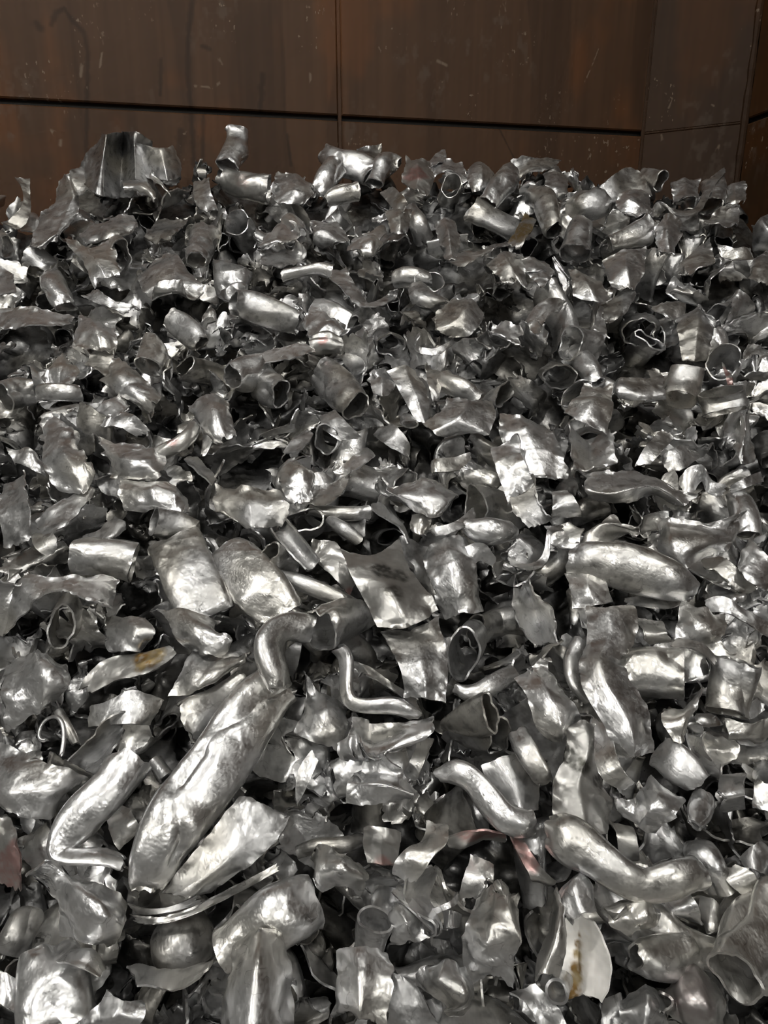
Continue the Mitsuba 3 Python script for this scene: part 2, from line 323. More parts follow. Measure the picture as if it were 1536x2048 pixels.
def tube(label, path, m=1, flat=0.7, L=0.0, arc=360, rot=0, tears=(0.09, 0.09), side=0.05, crush=0.16, crease=0.8, sq=2.0, th=4.4, kind='t', sharp=False, stain=None, freq=13.0, short=None):
    """a tube (or a curled sheet: arc < 360) along path = [(x, y, width, z cm[, flat])] in the tile's pixels"""
    SEED[0] += 37
    seed = SEED[0]
    pts = np.array([[*topx(p), p[2] / TILE[2], (p[3] if len(p) > 3 else 0) / 100, p[4] if len(p) > 4 else flat] for p in path], float)
    far = float(slope_depth(pts[:, 0].mean(), pts[:, 1].mean())) / 1.5
    pts[:, 3] = pts[:, 3] * far + L / 100
    W = at(pts[:, 0], pts[:, 1], pts[:, 3])
    dep = (W - CAM) @ FWD
    R = pts[:, 2] / 2 * dep / F_PX
    M = resample(np.column_stack([W, R, pts[:, 4]]), 120, sharp)
    ln = np.linalg.norm(np.diff(M[:, :3], axis=0), axis=1).sum()
    view = CAM - W.mean(0)
    rg = np.random.default_rng(seed)
    sl = np.linspace(0, 1, 120)
    q1 = np.stack([sl * ln / 0.06, sl * 0, sl * 0], 1)
    vary = min(1.0, crush / 0.1)
    fl = np.clip(M[:, 4], 0.05, 3) * (1 + vary * 0.5 * (meshkit.noise(q1, seed) - 0.5))
    G, full = tube_grid(M[:, :3], np.maximum(M[:, 3], 0.004), fl, view / np.linalg.norm(view), arc, rot, 72, sq)
    if vary > 0.3:   # pushed in along a wandering line, as crushed pipe is
        ctr = G.mean(1, keepdims=True) if full else M[:, None, :3]
        th0 = rg.uniform(0, 2 * np.pi) + 2.2 * (meshkit.noise(q1 * 0.6, seed + 3) - 0.5)
        ang = np.linspace(0, 2 * np.pi, 72, endpoint=False)[None] - th0[:, None]
        dent = np.exp(-(np.abs((ang + np.pi) % (2 * np.pi) - np.pi) / 0.55) ** 1.5) * np.clip(2.2 * (meshkit.noise(q1 * 0.9, seed + 4) - 0.25), 0, 1)[:, None]
        G = ctr + (G - ctr) * (1 - vary * 0.42 * dent)[..., None]
    rm = float(R.mean())
    nu = int(np.clip(ln / 0.0052, 14, 90))
    nv = int(np.clip(2 * math.pi * rm * arc / 360 / 0.0052, 14, 64))
    P = tear(G, nu, nv, seed, tears, side, full)
    P = crumple(P, full, min(rm * crush, 0.008), freq, seed, crease)
    return finish(kind, P, full, th / 1000, METALS[m] if isinstance(m, int) else m, label, stain, (pts[:, 0].mean(), pts[:, 1].mean()), short, seed)
def sheet(label, rails, m=1, L=0.0, bulge=0.0, tears=(0.07, 0.07), side=0.07, amp=4.5, crease=1.1, th=4.0, kind='s', sharp=False, stain=None, freq=14.0, short=None, fold=1.0, lip=None):
    """a sheet lofted across 2 to 5 rails; a rail = [(x, y, z cm)] in the tile's pixels; bulge cm in the middle (two rails)"""
    SEED[0] += 37
    seed = SEED[0]
    rs, allp = [], []
    mid = np.mean([topx(p) for r in rails for p in r], axis=0)
    far = float(slope_depth(mid[0], mid[1])) / 1.5
    for r in rails:
        pts = np.array([[*topx(p), (p[2] if len(p) > 2 else 0) * far / 100 + L / 100] for p in r], float)
        allp.append(pts[:, :2])
        rs.append(resample(at(pts[:, 0], pts[:, 1], pts[:, 2]), 90, sharp))
    rs = np.array(rs)
    k = np.linspace(0, 1, len(rs))
    q = np.linspace(0, 1, 90)
    if len(rs) == 2:
        G = rs[0][:, None] * (1 - q)[None, :, None] + rs[1][:, None] * q[None, :, None]
        v = CAM - G.mean((0, 1))
        G = G + v / np.linalg.norm(v) * (bulge * far / 100 * 4 * q * (1 - q))[None, :, None]
    elif sharp == 'fold':
        G = np.stack([[np.interp(q, k, rs[:, i, c]) for c in range(3)] for i in range(90)]).transpose(0, 2, 1)
    else:
        G = CubicSpline(k, rs, axis=0, bc_type='natural')(q).transpose(1, 0, 2)
        H = np.stack([[np.interp(q, k, rs[:, i, c]) for c in range(3)] for i in range(90)]).transpose(0, 2, 1)
        G = G + (H - G) * (0.25 + 0.65 * ((seed * 0.6180339) % 1.0))
    lu = np.linalg.norm(np.diff(G[:, 45], axis=0), axis=1).sum()
    lv = np.linalg.norm(np.diff(G[45], axis=0), axis=1).sum()
    P = tear(G, int(np.clip(lu / 0.005, 14, 84)), int(np.clip(lv / 0.005, 12, 80)), seed, tears, side, False)
    if lip is None:
        lip = 1 if (kind in 'shc' and tears[0] > 0.045 and amp > 2.5) else 0
    P = lips(P, np.random.default_rng(seed + 5), lip, (0.005 * far, 0.010 * far))
    P = crumple(P, False, amp / 1000 * math.sqrt(far), freq / math.sqrt(far), seed, crease, fold=fold)
    c = np.vstack(allp).mean(0)
    return finish(kind, P, False, th / 1000, METALS[m] if isinstance(m, int) else m, label, stain, c, short, seed)

# ------------------------------------------------------------------ the corten bay: floor, back wall, angled corner, side wall
def box_mesh(o, ex, ez, w, h, d, bev=0.006):
    """a plate with bevelled front edges: o lower left front corner, ex along, ez up, depth d behind the front"""
    ey = np.cross(ez, ex)
    ey = ey / np.linalg.norm(ey)
    def ring(b, y):
        return [o + ex * b + ez * b + ey * y, o + ex * (w - b) + ez * b + ey * y, o + ex * (w - b) + ez * (h - b) + ey * y, o + ex * b + ez * (h - b) + ey * y]
    V = np.array(ring(bev, 0) + ring(0, bev) + ring(0, d))
    Fq = [[0, 1, 2, 3]]
    for r in (0, 4):
        Fq += [[r + k, r + 4 + k, r + 4 + (k + 1) % 4, r + (k + 1) % 4] for k in range(4)]
    Fq.append([11, 10, 9, 8])
    Fq = np.array(Fq)
    return V, np.vstack([Fq[:, [0, 1, 2]], Fq[:, [0, 2, 3]]])
def struct(key, mesh, mat, label=None, cat=None):
    scene[key] = mikit.ply(mesh, mat)
    if '__' not in key:
        labels[key] = {'label': label, 'category': cat, 'kind': 'structure'}
    elif label:
        labels[key] = {'label': label}
EZ = np.array([0, 0, 1.0])
DB = np.array([math.sin(math.radians(79)), math.cos(math.radians(79)), 0])        # along the back wall, to the right
DC = np.array([math.sin(math.radians(118.2)), math.cos(math.radians(118.2)), 0])  # along the corner plate
DR = np.array([math.sin(math.radians(169)), math.cos(math.radians(169)), 0])      # along the side wall, towards the viewer
def hit(px, py, p0, d):
    """where a pixel's ray meets the vertical plane through p0 along d"""
    r = rays(px, py)
    n = np.array([d[1], -d[0], 0])
    return CAM + r * (((p0 - CAM) @ n) / (r @ n))
B0 = np.array([0, WALL_Y0, 0.0])
pj = hit(680, 236, B0, DB)
pc = hit(1286, 262, B0, DB)
C0 = np.array([pc[0], pc[1], 0])
pr = hit(1490, 240, C0, DC)
R0 = np.array([pr[0], pr[1], 0])
ZJ, GAP, TOP = pj[2], 0.024, 5.2
LB = (pc - pj)[:2] @ DB[:2]
LC = np.linalg.norm(R0 - C0)
struct('floor', box_mesh(np.array([-6, -3.0, 0.0]), np.array([1.0, 0, 0]), np.array([0, 1.0, 0]), 14, 9, 0.1), 'floor_paint', 'grey concrete floor under the heap of scrap', 'floor')
PB = np.array([pj[0], pj[1], 0])
yb = np.cross(EZ, DB)
struct('wall_back', box_mesh(PB - DB * 4.2 + yb * 0.035, DB, EZ, 4.2 + LB + 0.08, TOP, 0.05), 'dark_gap', 'back wall of rust brown steel plates', 'wall')
struct('wall_back__steel_panel', box_mesh(PB - DB * 4.2 + EZ * (ZJ + GAP / 2), DB, EZ, 4.2 - 0.009, TOP - ZJ - GAP / 2, 0.034), 'corten_back')
struct('wall_back__steel_panel_001', box_mesh(PB + DB * 0.009 + EZ * (ZJ + GAP / 2), DB, EZ, LB - 0.012, TOP - ZJ - GAP / 2, 0.034), 'corten_back')
struct('wall_back__steel_panel_002', box_mesh(PB - DB * 4.2, DB, EZ, 4.2 - 0.009, ZJ - GAP / 2, 0.034), 'corten_back')
struct('wall_back__steel_panel_003', box_mesh(PB + DB * 0.009, DB, EZ, LB - 0.012, ZJ - GAP / 2, 0.034), 'corten_back')
struct('wall_back__joint_strip', box_mesh(PB - DB * 0.009 + yb * 0.008, DB, EZ, 0.018, TOP, 0.026, 0.002), 'corten_back', 'upright cover strip between the plates')
yc = np.cross(EZ, DC)
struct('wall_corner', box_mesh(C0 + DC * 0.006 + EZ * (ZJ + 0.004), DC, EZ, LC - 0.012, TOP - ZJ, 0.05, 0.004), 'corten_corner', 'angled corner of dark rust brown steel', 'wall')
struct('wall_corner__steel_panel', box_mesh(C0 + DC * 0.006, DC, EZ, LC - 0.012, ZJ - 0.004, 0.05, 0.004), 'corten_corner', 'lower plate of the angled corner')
def bead(p0, p1, r, seed):
    n = 140
    C = np.linspace(p0, p1, n)
    a = np.linspace(0, 2 * np.pi, 9)[:-1]
    rr = r * (0.75 + 0.6 * meshkit.noise(np.stack([np.arange(n) * 0.7, np.zeros(n), np.zeros(n)], 1), seed))
    t = (p1 - p0) / np.linalg.norm(p1 - p0)
    u = np.cross(t, [0.3, 0.9, 0.1]); u /= np.linalg.norm(u)
    w = np.cross(t, u)
    P = C[:, None] + rr[:, None, None] * (u * np.cos(a)[None, :, None] + w * np.sin(a)[None, :, None])
    idx = np.arange(n * 8).reshape(n, 8)
    q = np.stack([idx[:-1], idx[1:], np.roll(idx, -1, 1)[1:], np.roll(idx, -1, 1)[:-1]], -1).reshape(-1, 4)
    return P.reshape(-1, 3), q
struct('wall_corner__weld_bead', bead(C0 + yc * 0.004, C0 + yc * 0.004 + EZ * TOP, 0.011, 1), 'corten_corner', 'rough upright weld bead beside the back wall')
struct('wall_corner__weld_bead_001', bead(R0 + yc * 0.002, R0 + yc * 0.002 + EZ * TOP, 0.017, 2), 'corten_corner', 'thick upright weld bead beside the side wall')
struct('wall_corner__weld_bead_002', bead(C0 + EZ * ZJ + yc * 0.003, C0 + DC * LC + EZ * ZJ + yc * 0.003, 0.005, 3), 'corten_corner', 'thin level weld line across the corner')
yr = np.cross(EZ, DR)
struct('wall_right', box_mesh(R0 - DR * 0.06 + yr * 0.035, DR, EZ, 4.5, TOP, 0.05), 'dark_gap', 'side wall of rust brown steel plates', 'wall')
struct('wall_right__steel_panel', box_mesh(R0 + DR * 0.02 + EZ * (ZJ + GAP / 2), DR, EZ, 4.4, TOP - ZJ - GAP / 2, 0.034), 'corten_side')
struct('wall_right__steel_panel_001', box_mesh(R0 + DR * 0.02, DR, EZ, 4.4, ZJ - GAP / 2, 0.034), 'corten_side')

# ------------------------------------------------------------------ the large pieces, one by one: pixel x, pixel y, cm in front of the slope (tubes: x, y, width, cm, flatness)
def pts(s):
    return [tuple(float(v) for v in p.split(',')) for p in s.split()]
def S(label, rails, m=1, short=None, **k):
    k.setdefault('L', 3.0)
    return sheet(label, [pts(r) for r in rails.split('|')], m, short=short, **k)
def T(label, path, m=1, short=None, **k):
    k.setdefault('L', 3.0)
    return tube(label, pts(path), m, short=short, **k)
tile(0, 0, 1)
PINK, RUST, MAUVE, OCHRE = (0.47, 0.30, 0.285), (0.22, 0.13, 0.035), (0.37, 0.338, 0.335), (0.34, 0.26, 0.13)

# along the top of the heap, against the wall
S('tall folded dark sheet with upright bright flank, highest at the upper left', '150,352,0 180,304,1 210,267,2|198,395,5 206,320,7 213,267,6|240,400,-3 245,300,-4 248,259,0|272,395,3 268,290,3 272,260,3|307,390,0 306,305,0 303,281,1', 3, 'the tall folded dark sheet', sharp='fold', tears=(.02, .04), side=.02, amp=2)
S('boxy grey plate with flat rim beside the tall folded sheet', '275,286,2 282,315,2 295,360,2|322,298,5 328,328,6 335,362,5|348,287,2 357,312,2 363,358,1', 2, 'the boxy grey plate', tears=(.02, .05), side=.02, amp=2)
S('long diagonal bent plate with sharp ridge sloping down to the left', '62,505,0 72,425,1 92,420,1 130,345,2|95,500,3 130,430,4 147,392,5 135,343,4|112,488,1 160,425,3 161,405,3 141,350,2', 1, 'the long diagonal plate', sharp=True)
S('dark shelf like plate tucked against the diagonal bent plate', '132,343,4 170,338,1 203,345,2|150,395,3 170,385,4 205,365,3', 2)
S('bright hooked band below the boxy grey plate', '290,345,4 320,360,4 340,388,3|300,357,5 328,378,6 345,398,3', 0, L=5)
S('bright rounded flap below the tall folded dark sheet', '240,366,4 278,356,5 310,396,4|250,388,3 290,388,5 312,408,3', 0, L=5, bulge=2)
T('small upright torn tube standing alone against the brown wall', '479,252,44,1 477,280,46,2 470,306,50,3 452,334,48,4', 1, 'the lone upright tube', L=6, flat=.5, tears=(.12, .04), crush=.1)
S('crumpled square scrap left of the lone upright tube', '385,360,2 385,395,3 400,425,2|420,350,4 425,390,5 440,424,3', 1, amp=6)
T('pinkish grey flattened tube right below the lone upright tube', '452,362,38,1 490,370,50,3 542,378,56,3', 1, stain=[(485, 362, 4, 4, (0.42, 0.37, 0.35))])
S('wrinkled curtain like sheet at the crest right of the lone upright tube', '550,350,2 545,380,4 548,412,2|590,343,4 590,380,6 580,412,3|612,366,2 624,395,3 600,412,1', 1, amp=6)
T('stubby bright tube leaning left at the crest under the wall joint', '630,388,22,1 648,365,42,3 674,330,40,3', 0, 'the leaning stubby tube', L=5)
T('wide dented tube lying behind the leaning stubby tube', '646,305,40,0 680,325,46,2 720,336,54,2 748,352,48,1', 1, flat=.6)
T('thin arched tube below the leaning stubby tube', '648,402,24,2 680,388,34,3 718,385,26,2', 1, L=5)
S('dark box shaped scrap on the crest just right of the wall joint', '712,302,0 714,328,1|738,298,1 738,325,3|764,294,0 764,322,1', 3, tears=(.02, .02))
T('upright bent tube with rounded top beside the pink sheet', '750,372,36,2 758,340,38,4 778,320,36,4 800,335,26,2', 1)
S('pink stained crumpled sheet on the crest', '810,310,2 806,340,3 800,362,3|832,318,4 836,350,6 830,388,4|857,333,2 870,360,3 852,402,2', 1, 'the pink crest sheet', L=5, amp=6, stain=[(832, 345, 8, 5.5, PINK)])
S('pointed bright fin rising behind the pink crest sheet', '838,340,1 870,306,2 891,289,2|850,350,1 880,328,3 897,320,2', 1, L=4)
T('oval open tube facing out on the crest', '897,402,40,-5,1.1 904,371,36,4,1.35', 1, 'the oval open tube', L=6, tears=(.02, .02), crush=.05, th=3)
S('torn jagged plate arching over the oval open tube', '860,336,2 880,318,3 928,322,2|864,356,2 890,345,3 934,362,2', 1, L=3)
S('rounded buckled sheet right of the oval open tube', '935,335,2 935,365,3 945,388,3|960,324,4 965,355,6 965,383,3|988,345,1 987,365,2 975,388,1', 1, L=4)
T('tilted grey tube leaning right between rounded sheet and flat crest plate', '972,415,38,1 1000,375,48,3 1032,344,36,2', 1, L=4)
S('flat dark leaf like plate topping the crest right of center', '1020,340,1 1060,314,3 1090,318,3 1124,325,1|1030,352,3 1060,342,4 1085,342,4 1106,336,2', 2, 'the flat crest plate', L=5)
S('pale square plate hanging below the flat crest plate', '1088,346,2 1090,378,3|1112,342,4 1112,382,4|1140,344,2 1136,390,3', 1, L=5)
T('bent dull tube curving down below the pale square plate', '1056,388,34,1 1080,395,46,3 1097,430,48,4 1112,466,40,2', 2, 'the bent dull crest tube', L=5)
T('short wide tube with wavy rim right of the bent dull tube', '1150,402,46,1 1180,412,56,3 1205,400,48,4', 2, L=3)
S('dark roof shaped plate with rounded ridge near the wall corner', '1196,374,2 1228,348,4 1262,328,4 1303,392,3|1204,402,-2 1238,410,-2 1268,408,-2 1296,404,-1', 2, 'the roof shaped plate', L=6, tears=(.02, .02), th=4)
T('short dark open tube right of the roof shaped plate', '1280,348,32,1 1303,358,36,3 1324,364,34,6', 2, L=5)
S('tightly crumpled bright scrap below the roof shaped plate', '1232,415,3 1245,430,4 1270,442,3|1253,390,5 1270,408,7 1290,430,4|1290,390,3 1302,410,4 1302,442,2', 0, kind='c', amp=9, crease=1.6, L=5)
S('long curled strip ending in a raised hook at the right crest', '1303,432,3 1318,402,5 1340,412,5 1366,420,4 1400,398,3 1414,364,3 1450,333,3|1316,437,1 1333,420,2 1350,430,4 1376,428,5 1410,410,4 1428,376,4 1453,344,3', 1, 'the hooked strip', kind='b', L=8, amp=2, tears=(.02, .03))
S('glossy upright sheet behind the hooked strip', '1340,366,0 1345,405,0|1372,352,3 1372,400,3|1402,356,1 1398,400,1', 0, L=4)
T('rounded tube end behind the tip of the hooked strip', '1422,362,36,0 1428,388,46,2 1415,415,42,2', 1, L=4)
S('rightmost crumpled bright scrap on the crest', '1455,372,2 1450,408,2|1472,366,4 1470,405,5|1488,368,3 1489,408,3', 0, kind='c', amp=6, L=4)
S('boat shaped curved plate under the hooked strip', '1403,457,3 1440,420,3 1478,414,3|1410,464,5 1455,458,6 1482,430,3', 1, L=4)
S('dark flat plate beneath the curl of the hooked strip', '1340,430,2 1396,420,2|1350,458,3 1402,458,3', 2)
S('bright bag shaped sheet hanging below the curl of the hooked strip', '1303,437,3 1308,470,3 1318,508,3|1335,432,5 1335,470,7 1340,514,4|1357,444,3 1360,480,4 1346,514,3', 0, 'the bag shaped sheet', L=5, amp=6)

# second band, left to right
S('twisted grey sheet with raised curl at the far left edge', '26,352,2 45,380,3 36,422,3 -5,460,2|62,353,1 62,400,2 58,442,1 28,468,0', 2, L=4)
T('short open tube on the left edge of the heap below the raised curl', '-10,488,44,0 14,492,46,3', 2)
S('grey triangular plate at the left edge', '-8,528,2 -4,600,3|25,543,3 38,592,3', 1)
S('flat lying plate with folded end below the diagonal bent plate', '148,466,2 200,440,4 270,426,3|170,492,2 220,480,4 287,460,2', 1, bulge=1.5)
S('star shaped bright sheet with a pointed left tip', '133,488,2 168,530,4 182,577,3|180,505,4 195,525,7 215,562,4|226,480,3 240,522,5 242,552,3', 0, 'the star shaped sheet', L=5)
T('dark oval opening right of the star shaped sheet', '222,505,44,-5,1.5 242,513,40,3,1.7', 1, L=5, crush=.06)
S('dark plain panel beside the oval opening', '290,482,1 300,450,1 318,426,2|332,502,2 352,470,3 380,444,2', 3)
S('domed silvery sheet in the left upper heap', '275,550,1 285,588,3 330,618,2|310,518,3 340,560,7 366,618,4|350,508,3 392,552,5 418,592,2', 1, 'the domed silvery sheet', L=5)
T('upright tube with oval mouth right above the domed silvery sheet', '412,462,52,-1 402,496,52,1 394,522,44,5', 1, L=4)
T('saddle shaped cup with wavy rim right of the domed silvery sheet', '468,585,66,0 464,556,74,2 470,528,80,5', 1, 'the saddle shaped cup', L=5, tears=(.05, .25))
T('long dull tube with round open left end', '604,648,48,0 542,626,60,2 485,608,54,4 462,603,48,6', 2, 'the long dull open tube', L=5, crush=.1)
T('short smooth tube pointing down left of the domed sheet', '104,556,40,1 116,590,48,3 132,620,40,1', 0)
S('long flat silver plate at the left edge', '-12,622,2 50,612,4 110,618,3 152,626,1|-12,655,2 60,655,5 120,645,4 152,645,1', 0, L=4)
S('triangular bright sheet flaring downward at left', '156,624,2 148,660,3 140,697,3|182,640,4 196,670,6 200,704,4|228,668,1 235,690,2 232,712,1', 0, 'the flaring triangular sheet', L=5)
T('flattened tube with two open lips right of the flaring sheet', '332,632,44,4 365,655,50,3 402,694,34,2', 2, flat=.4, L=4)
S('splintered shard with long sharp points below the domed sheet', '158,598,2 205,612,4 246,634,3|195,574,3 232,600,5 312,612,3', 1, kind='h', tears=(.2, .2), side=.2, L=4)
S('rounded wedge plate below the wrinkled curtain like sheet', '513,492,2 540,465,4 565,446,3|525,498,3 560,486,7 607,481,3', 0, bulge=2, L=4)
S('small bright dome above the rounded wedge plate', '558,440,2 580,424,4 602,434,2|568,458,3 595,452,6 618,462,2', 0)
S('dull leaf shaped sheet pointing right of the small bright dome', '613,434,3 650,436,3 702,487,2|620,448,3 645,478,5 690,490,2', 2, L=4)
S('dark layered plate under the rounded wedge plate', '513,500,2 560,500,2 612,495,1|518,526,2 560,538,4 612,526,1', 2)
S('curved sheet with a long brown rim below the pink crest sheet', '775,368,3 802,384,6 822,420,5 832,445,2|758,386,1 780,412,2 800,432,3 815,446,1', 1, kind='h', L=5, stain=[(805, 390, 6, 5, (0.33, 0.29, 0.24))])
S('smooth cup like sheet below the brown rimmed sheet', '768,424,3 775,450,4 785,474,3|800,418,4 800,445,6 800,474,3|827,425,2 817,450,3 811,468,2', 1, L=4)
S('small bright star shaped scrap in the upper middle', '690,502,3 700,476,3 706,468,2|720,505,5 735,490,7 746,474,4|735,533,3 750,512,4 767,490,3', 0, 'the small star scrap', L=5)
S('grey sheet rising right above the small star scrap', '720,480,3 745,460,4 770,444,3|740,502,3 760,482,4 774,466,2', 1)
S('upright folded plate with bright ridge in the upper middle', '868,455,2 878,490,3 890,522,3|890,444,4 900,480,7 905,528,4|917,450,2 922,490,3 920,522,2', 1, 'the upright ridged plate', L=5)
S('long curved strip sweeping right from the upright ridged plate', '888,508,4 918,530,6 960,516,5 1028,490,2|930,496,2 950,503,3 980,498,2 1028,480,1', 1, kind='b', L=5, amp=2)
S('wide bent sheet with bright shoulder right of the long curved strip', '970,535,2 990,552,3 1020,592,3|1000,504,4 1020,530,6 1036,562,4|1032,508,2 1052,550,3 1062,604,2', 1, L=4)
S('large cracked fan shaped plate in the upper middle', '838,652,2 870,625,4 905,593,4|870,663,4 910,640,8 940,600,6|890,678,3 940,672,5 970,625,4', 2, 'the cracked fan plate', L=5, crease=1.5)
S('dark pointed pod shaped sheet left above the cracked fan plate', '815,580,2 832,558,4 870,580,3 902,602,2|820,602,2 850,612,4 885,608,3 900,604,2', 2, bulge=3, L=4)
T('short plain tube above the dark pod shaped sheet', '788,553,30,2 825,555,35,3 868,561,26,2', 1)
T('thin bright rod lying across the upper middle', '558,553,13,3 600,543,18,4 640,537,22,4 668,546,20,2', 0, L=6, kind='b')
S('long wavy sheet running down from the thin bright rod', '655,540,3 690,592,4 722,622,2|692,524,2 712,570,3 738,612,1', 1)
S('bright three pointed sheet in the upper middle', '595,648,2 610,620,4 622,603,4|625,673,4 650,650,6 667,634,3|672,684,3 692,662,3 694,645,2', 0, 'the three pointed sheet', L=5)
S('curved grey lip right of the three pointed sheet', '690,584,3 730,602,4 797,572,3|700,603,4 740,612,5 802,592,2', 1)
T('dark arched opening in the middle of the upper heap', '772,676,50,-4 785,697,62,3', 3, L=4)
S('bowed plate right of the dark arched opening', '820,690,3 860,697,5 917,668,3|825,708,2 870,708,5 912,686,2', 1)
T('short tube with a pink spot below the three pointed sheet', '618,690,38,2 660,685,44,3 688,692,28,2', 1, stain=[(645, 681, 5, 2, PINK)], L=5)
S('long bright band left of the tube with a pink spot', '488,716,2 560,694,4 632,688,3|500,738,3 570,717,6 632,708,3', 0, 'the long bright band', L=4)
S('brownish flat panel tilted up at the upper right', '1010,492,2 1035,450,3 1050,423,3|1040,504,3 1062,466,5 1074,434,3', 1, 'the brownish tilted panel', L=5, stain=[(1040, 462, 7, 8, OCHRE), (1052, 435, 6, 4, OCHRE)])
T('smooth upright tube with clean round sides at upper right', '1148,514,54,2 1155,480,52,3 1161,446,44,2', 1, 'the smooth upright tube', flat=.9, crush=.05, L=5)
T('tapered tube pointing left above the bright rectangular plate', '1213,492,28,2 1260,475,46,3 1303,458,52,4', 1, L=4)
S('bright wrinkled rectangular plate at the upper right', '1200,520,2 1213,560,3 1218,584,3|1250,503,5 1255,540,7 1260,580,4|1292,498,3 1287,540,4 1272,584,2', 0, 'the bright rectangular plate', L=5, amp=6)
S('smooth triangular plate with a straight lit edge', '1133,540,3 1143,565,4 1143,594,3|1162,543,5 1180,578,6 1196,608,4|1180,553,2 1216,592,3 1218,602,2', 1, 'the smooth triangular plate', L=5, amp=2, tears=(.03, .03))
S('bright tray shaped scrap with upturned back at right', '1353,530,2 1355,562,3|1390,503,3 1400,545,5|1422,468,4 1428,532,4', 0, 'the tray shaped scrap', L=4, amp=5)
S('bright twisted shard right of the tray shaped scrap', '1428,488,3 1470,500,5 1512,488,3|1440,512,3 1480,518,5 1502,523,2', 0, kind='h', L=4)
S('grey plate at the right edge below the wall corner', '1498,522,2 1500,562,3|1545,488,3 1550,575,3', 1, bulge=2)
S('fan shaped sheet with a raised vein at the right', '1348,642,2 1355,682,3 1363,724,2|1395,613,4 1395,660,6 1390,724,3|1428,650,2 1423,690,3 1417,724,1', 2, 'the veined fan sheet', L=4)
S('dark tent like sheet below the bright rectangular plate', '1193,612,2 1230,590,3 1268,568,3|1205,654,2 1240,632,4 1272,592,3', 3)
S('plain rectangular plate left of the veined fan sheet', '1300,617,2 1332,598,3|1350,648,3 1392,606,3', 1, bulge=1)
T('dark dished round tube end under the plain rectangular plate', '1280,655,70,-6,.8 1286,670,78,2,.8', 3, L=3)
S('arched sheet bending down left of the dark tent like sheet', '1043,642,2 1080,608,5 1142,598,3|1075,684,3 1092,642,6 1112,622,3', 1, L=4)
S('upright pointed fin right of the arched sheet', '1173,684,2 1190,640,3 1203,608,4|1213,694,3 1214,650,3 1206,612,2', 1)
T('open tube with torn mouth below the upright pointed fin', '1196,704,60,0 1165,694,60,2 1138,688,54,5', 2, L=4)
S('silvery ruffled plate under the brownish tilted panel', '1020,520,2 1060,513,4 1092,520,2|1030,548,3 1065,543,5 1097,553,2', 1)
S('pointed folded plate below the silvery ruffled plate', '1043,545,2 1085,580,5|1070,530,4 1100,560,5|1092,520,3 1114,547,3', 1)

# third band
S('broad dull plate sloping down to the right at left', '230,710,2 280,750,4 332,793,2|205,762,0 250,802,3 296,838,1', 1, 'the broad sloping plate', bulge=3, L=4)
S('silvery plate bent square with a folded right end', '365,806,2 385,840,3 420,888,3|410,789,5 430,830,7 442,888,4|440,783,3 462,830,4 475,882,3', 0, 'the square bent plate', L=6)
S('pointed tail strip hanging under the square bent plate', '398,840,3 405,880,2 404,915,1|418,850,3 428,882,3 410,919,1', 1, kind='b')
T('curved thin rod with pink pen marks', '308,912,26,2 345,894,30,4 375,875,28,4 389,848,18,2', 0, 'the pink marked rod', L=6, crush=.05, stain=[(345, 887, 8, 1.6, PINK), (352, 893, 8, 1.0, PINK)])
S('large saddle shaped sheet, its left wing draped downward', '105,822,3 88,880,3 94,932,3 118,990,2|142,850,5 126,896,7 150,946,7 165,993,4|157,868,2 162,905,4 192,932,5 202,958,3', 0, 'the draped saddle sheet', L=6)
S('wide bright plate right of the draped saddle sheet', '190,864,1 230,880,4 290,888,4 338,914,2|205,905,4 260,920,7 300,932,6 326,952,3|225,963,1 270,961,3 312,961,2', 0, 'the wide bright plate', L=6)
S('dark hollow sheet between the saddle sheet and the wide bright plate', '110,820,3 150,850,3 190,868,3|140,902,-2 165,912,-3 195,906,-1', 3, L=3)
S('bright hammered rectangular band at left', '240,956,2 234,990,2 246,1025,1|300,961,4 305,990,6 310,1028,3|350,964,4 350,1000,5 350,1033,3|366,985,2 377,1005,2 380,1028,1', 0, 'the hammered band', L=6, amp=6)
S('domed plate above the wide bright plate', '195,862,2 230,855,4 276,877,2|240,823,4 276,834,6 306,866,3', 1, L=4)
S('leaf shaped sheet fanning out below the draped saddle sheet', '66,1047,1 100,1015,3 150,985,3 202,958,1|90,1084,3 130,1052,5 170,1006,4 197,972,2', 1, 'the leaf shaped sheet', L=5)
S('smooth grey facet plate below the leaf shaped sheet', '63,1065,2 73,1100,3 95,1113,2|107,1064,4 117,1086,4 108,1108,2', 2, amp=1, L=5)
T('smooth cone with a teardrop mouth', '400,1060,38,0 342,1051,60,2 302,1042,56,5', 2, 'the teardrop cone', L=6, crush=.05)
S('cupped dull plate left of the teardrop cone', '163,1077,1 200,1060,3 242,1018,2|190,1085,3 227,1080,5 264,1046,2', 2, bulge=2, L=4)
T('plain round tube lying level with a clean left end', '156,1108,74,2 210,1114,74,2 274,1126,72,0', 1, 'the plain level tube', flat=.9, crush=.06, tears=(.02, .08), L=4)
T('broad dull mottled tube slanting down left of center', '348,1078,98,1,.28 375,1140,110,3,.3 400,1190,110,3,.3 424,1238,100,1,.28', 2, 'the mottled broad tube', L=6, tears=(.03, .03), sq=2.6)
T('broad bright dented tube right of the mottled broad tube', '446,1098,88,1,.28 490,1150,112,3,.3 530,1200,112,3,.3 560,1250,80,1,.25', 0, 'the bright dented tube', L=5, sq=2.6, tears=(.05, .1))
S('dull creased plate in the left middle above the bright dented tube', '430,968,2 424,1010,3 453,1060,1|500,975,5 500,1015,7 507,1062,4|564,990,3 584,1012,4 562,1055,2', 2, 'the dull creased plate', L=5)
S('scoop shaped sheet right of the hammered band', '366,910,3 385,946,4 427,967,3|396,910,1 412,936,0 437,956,1', 1, L=5)
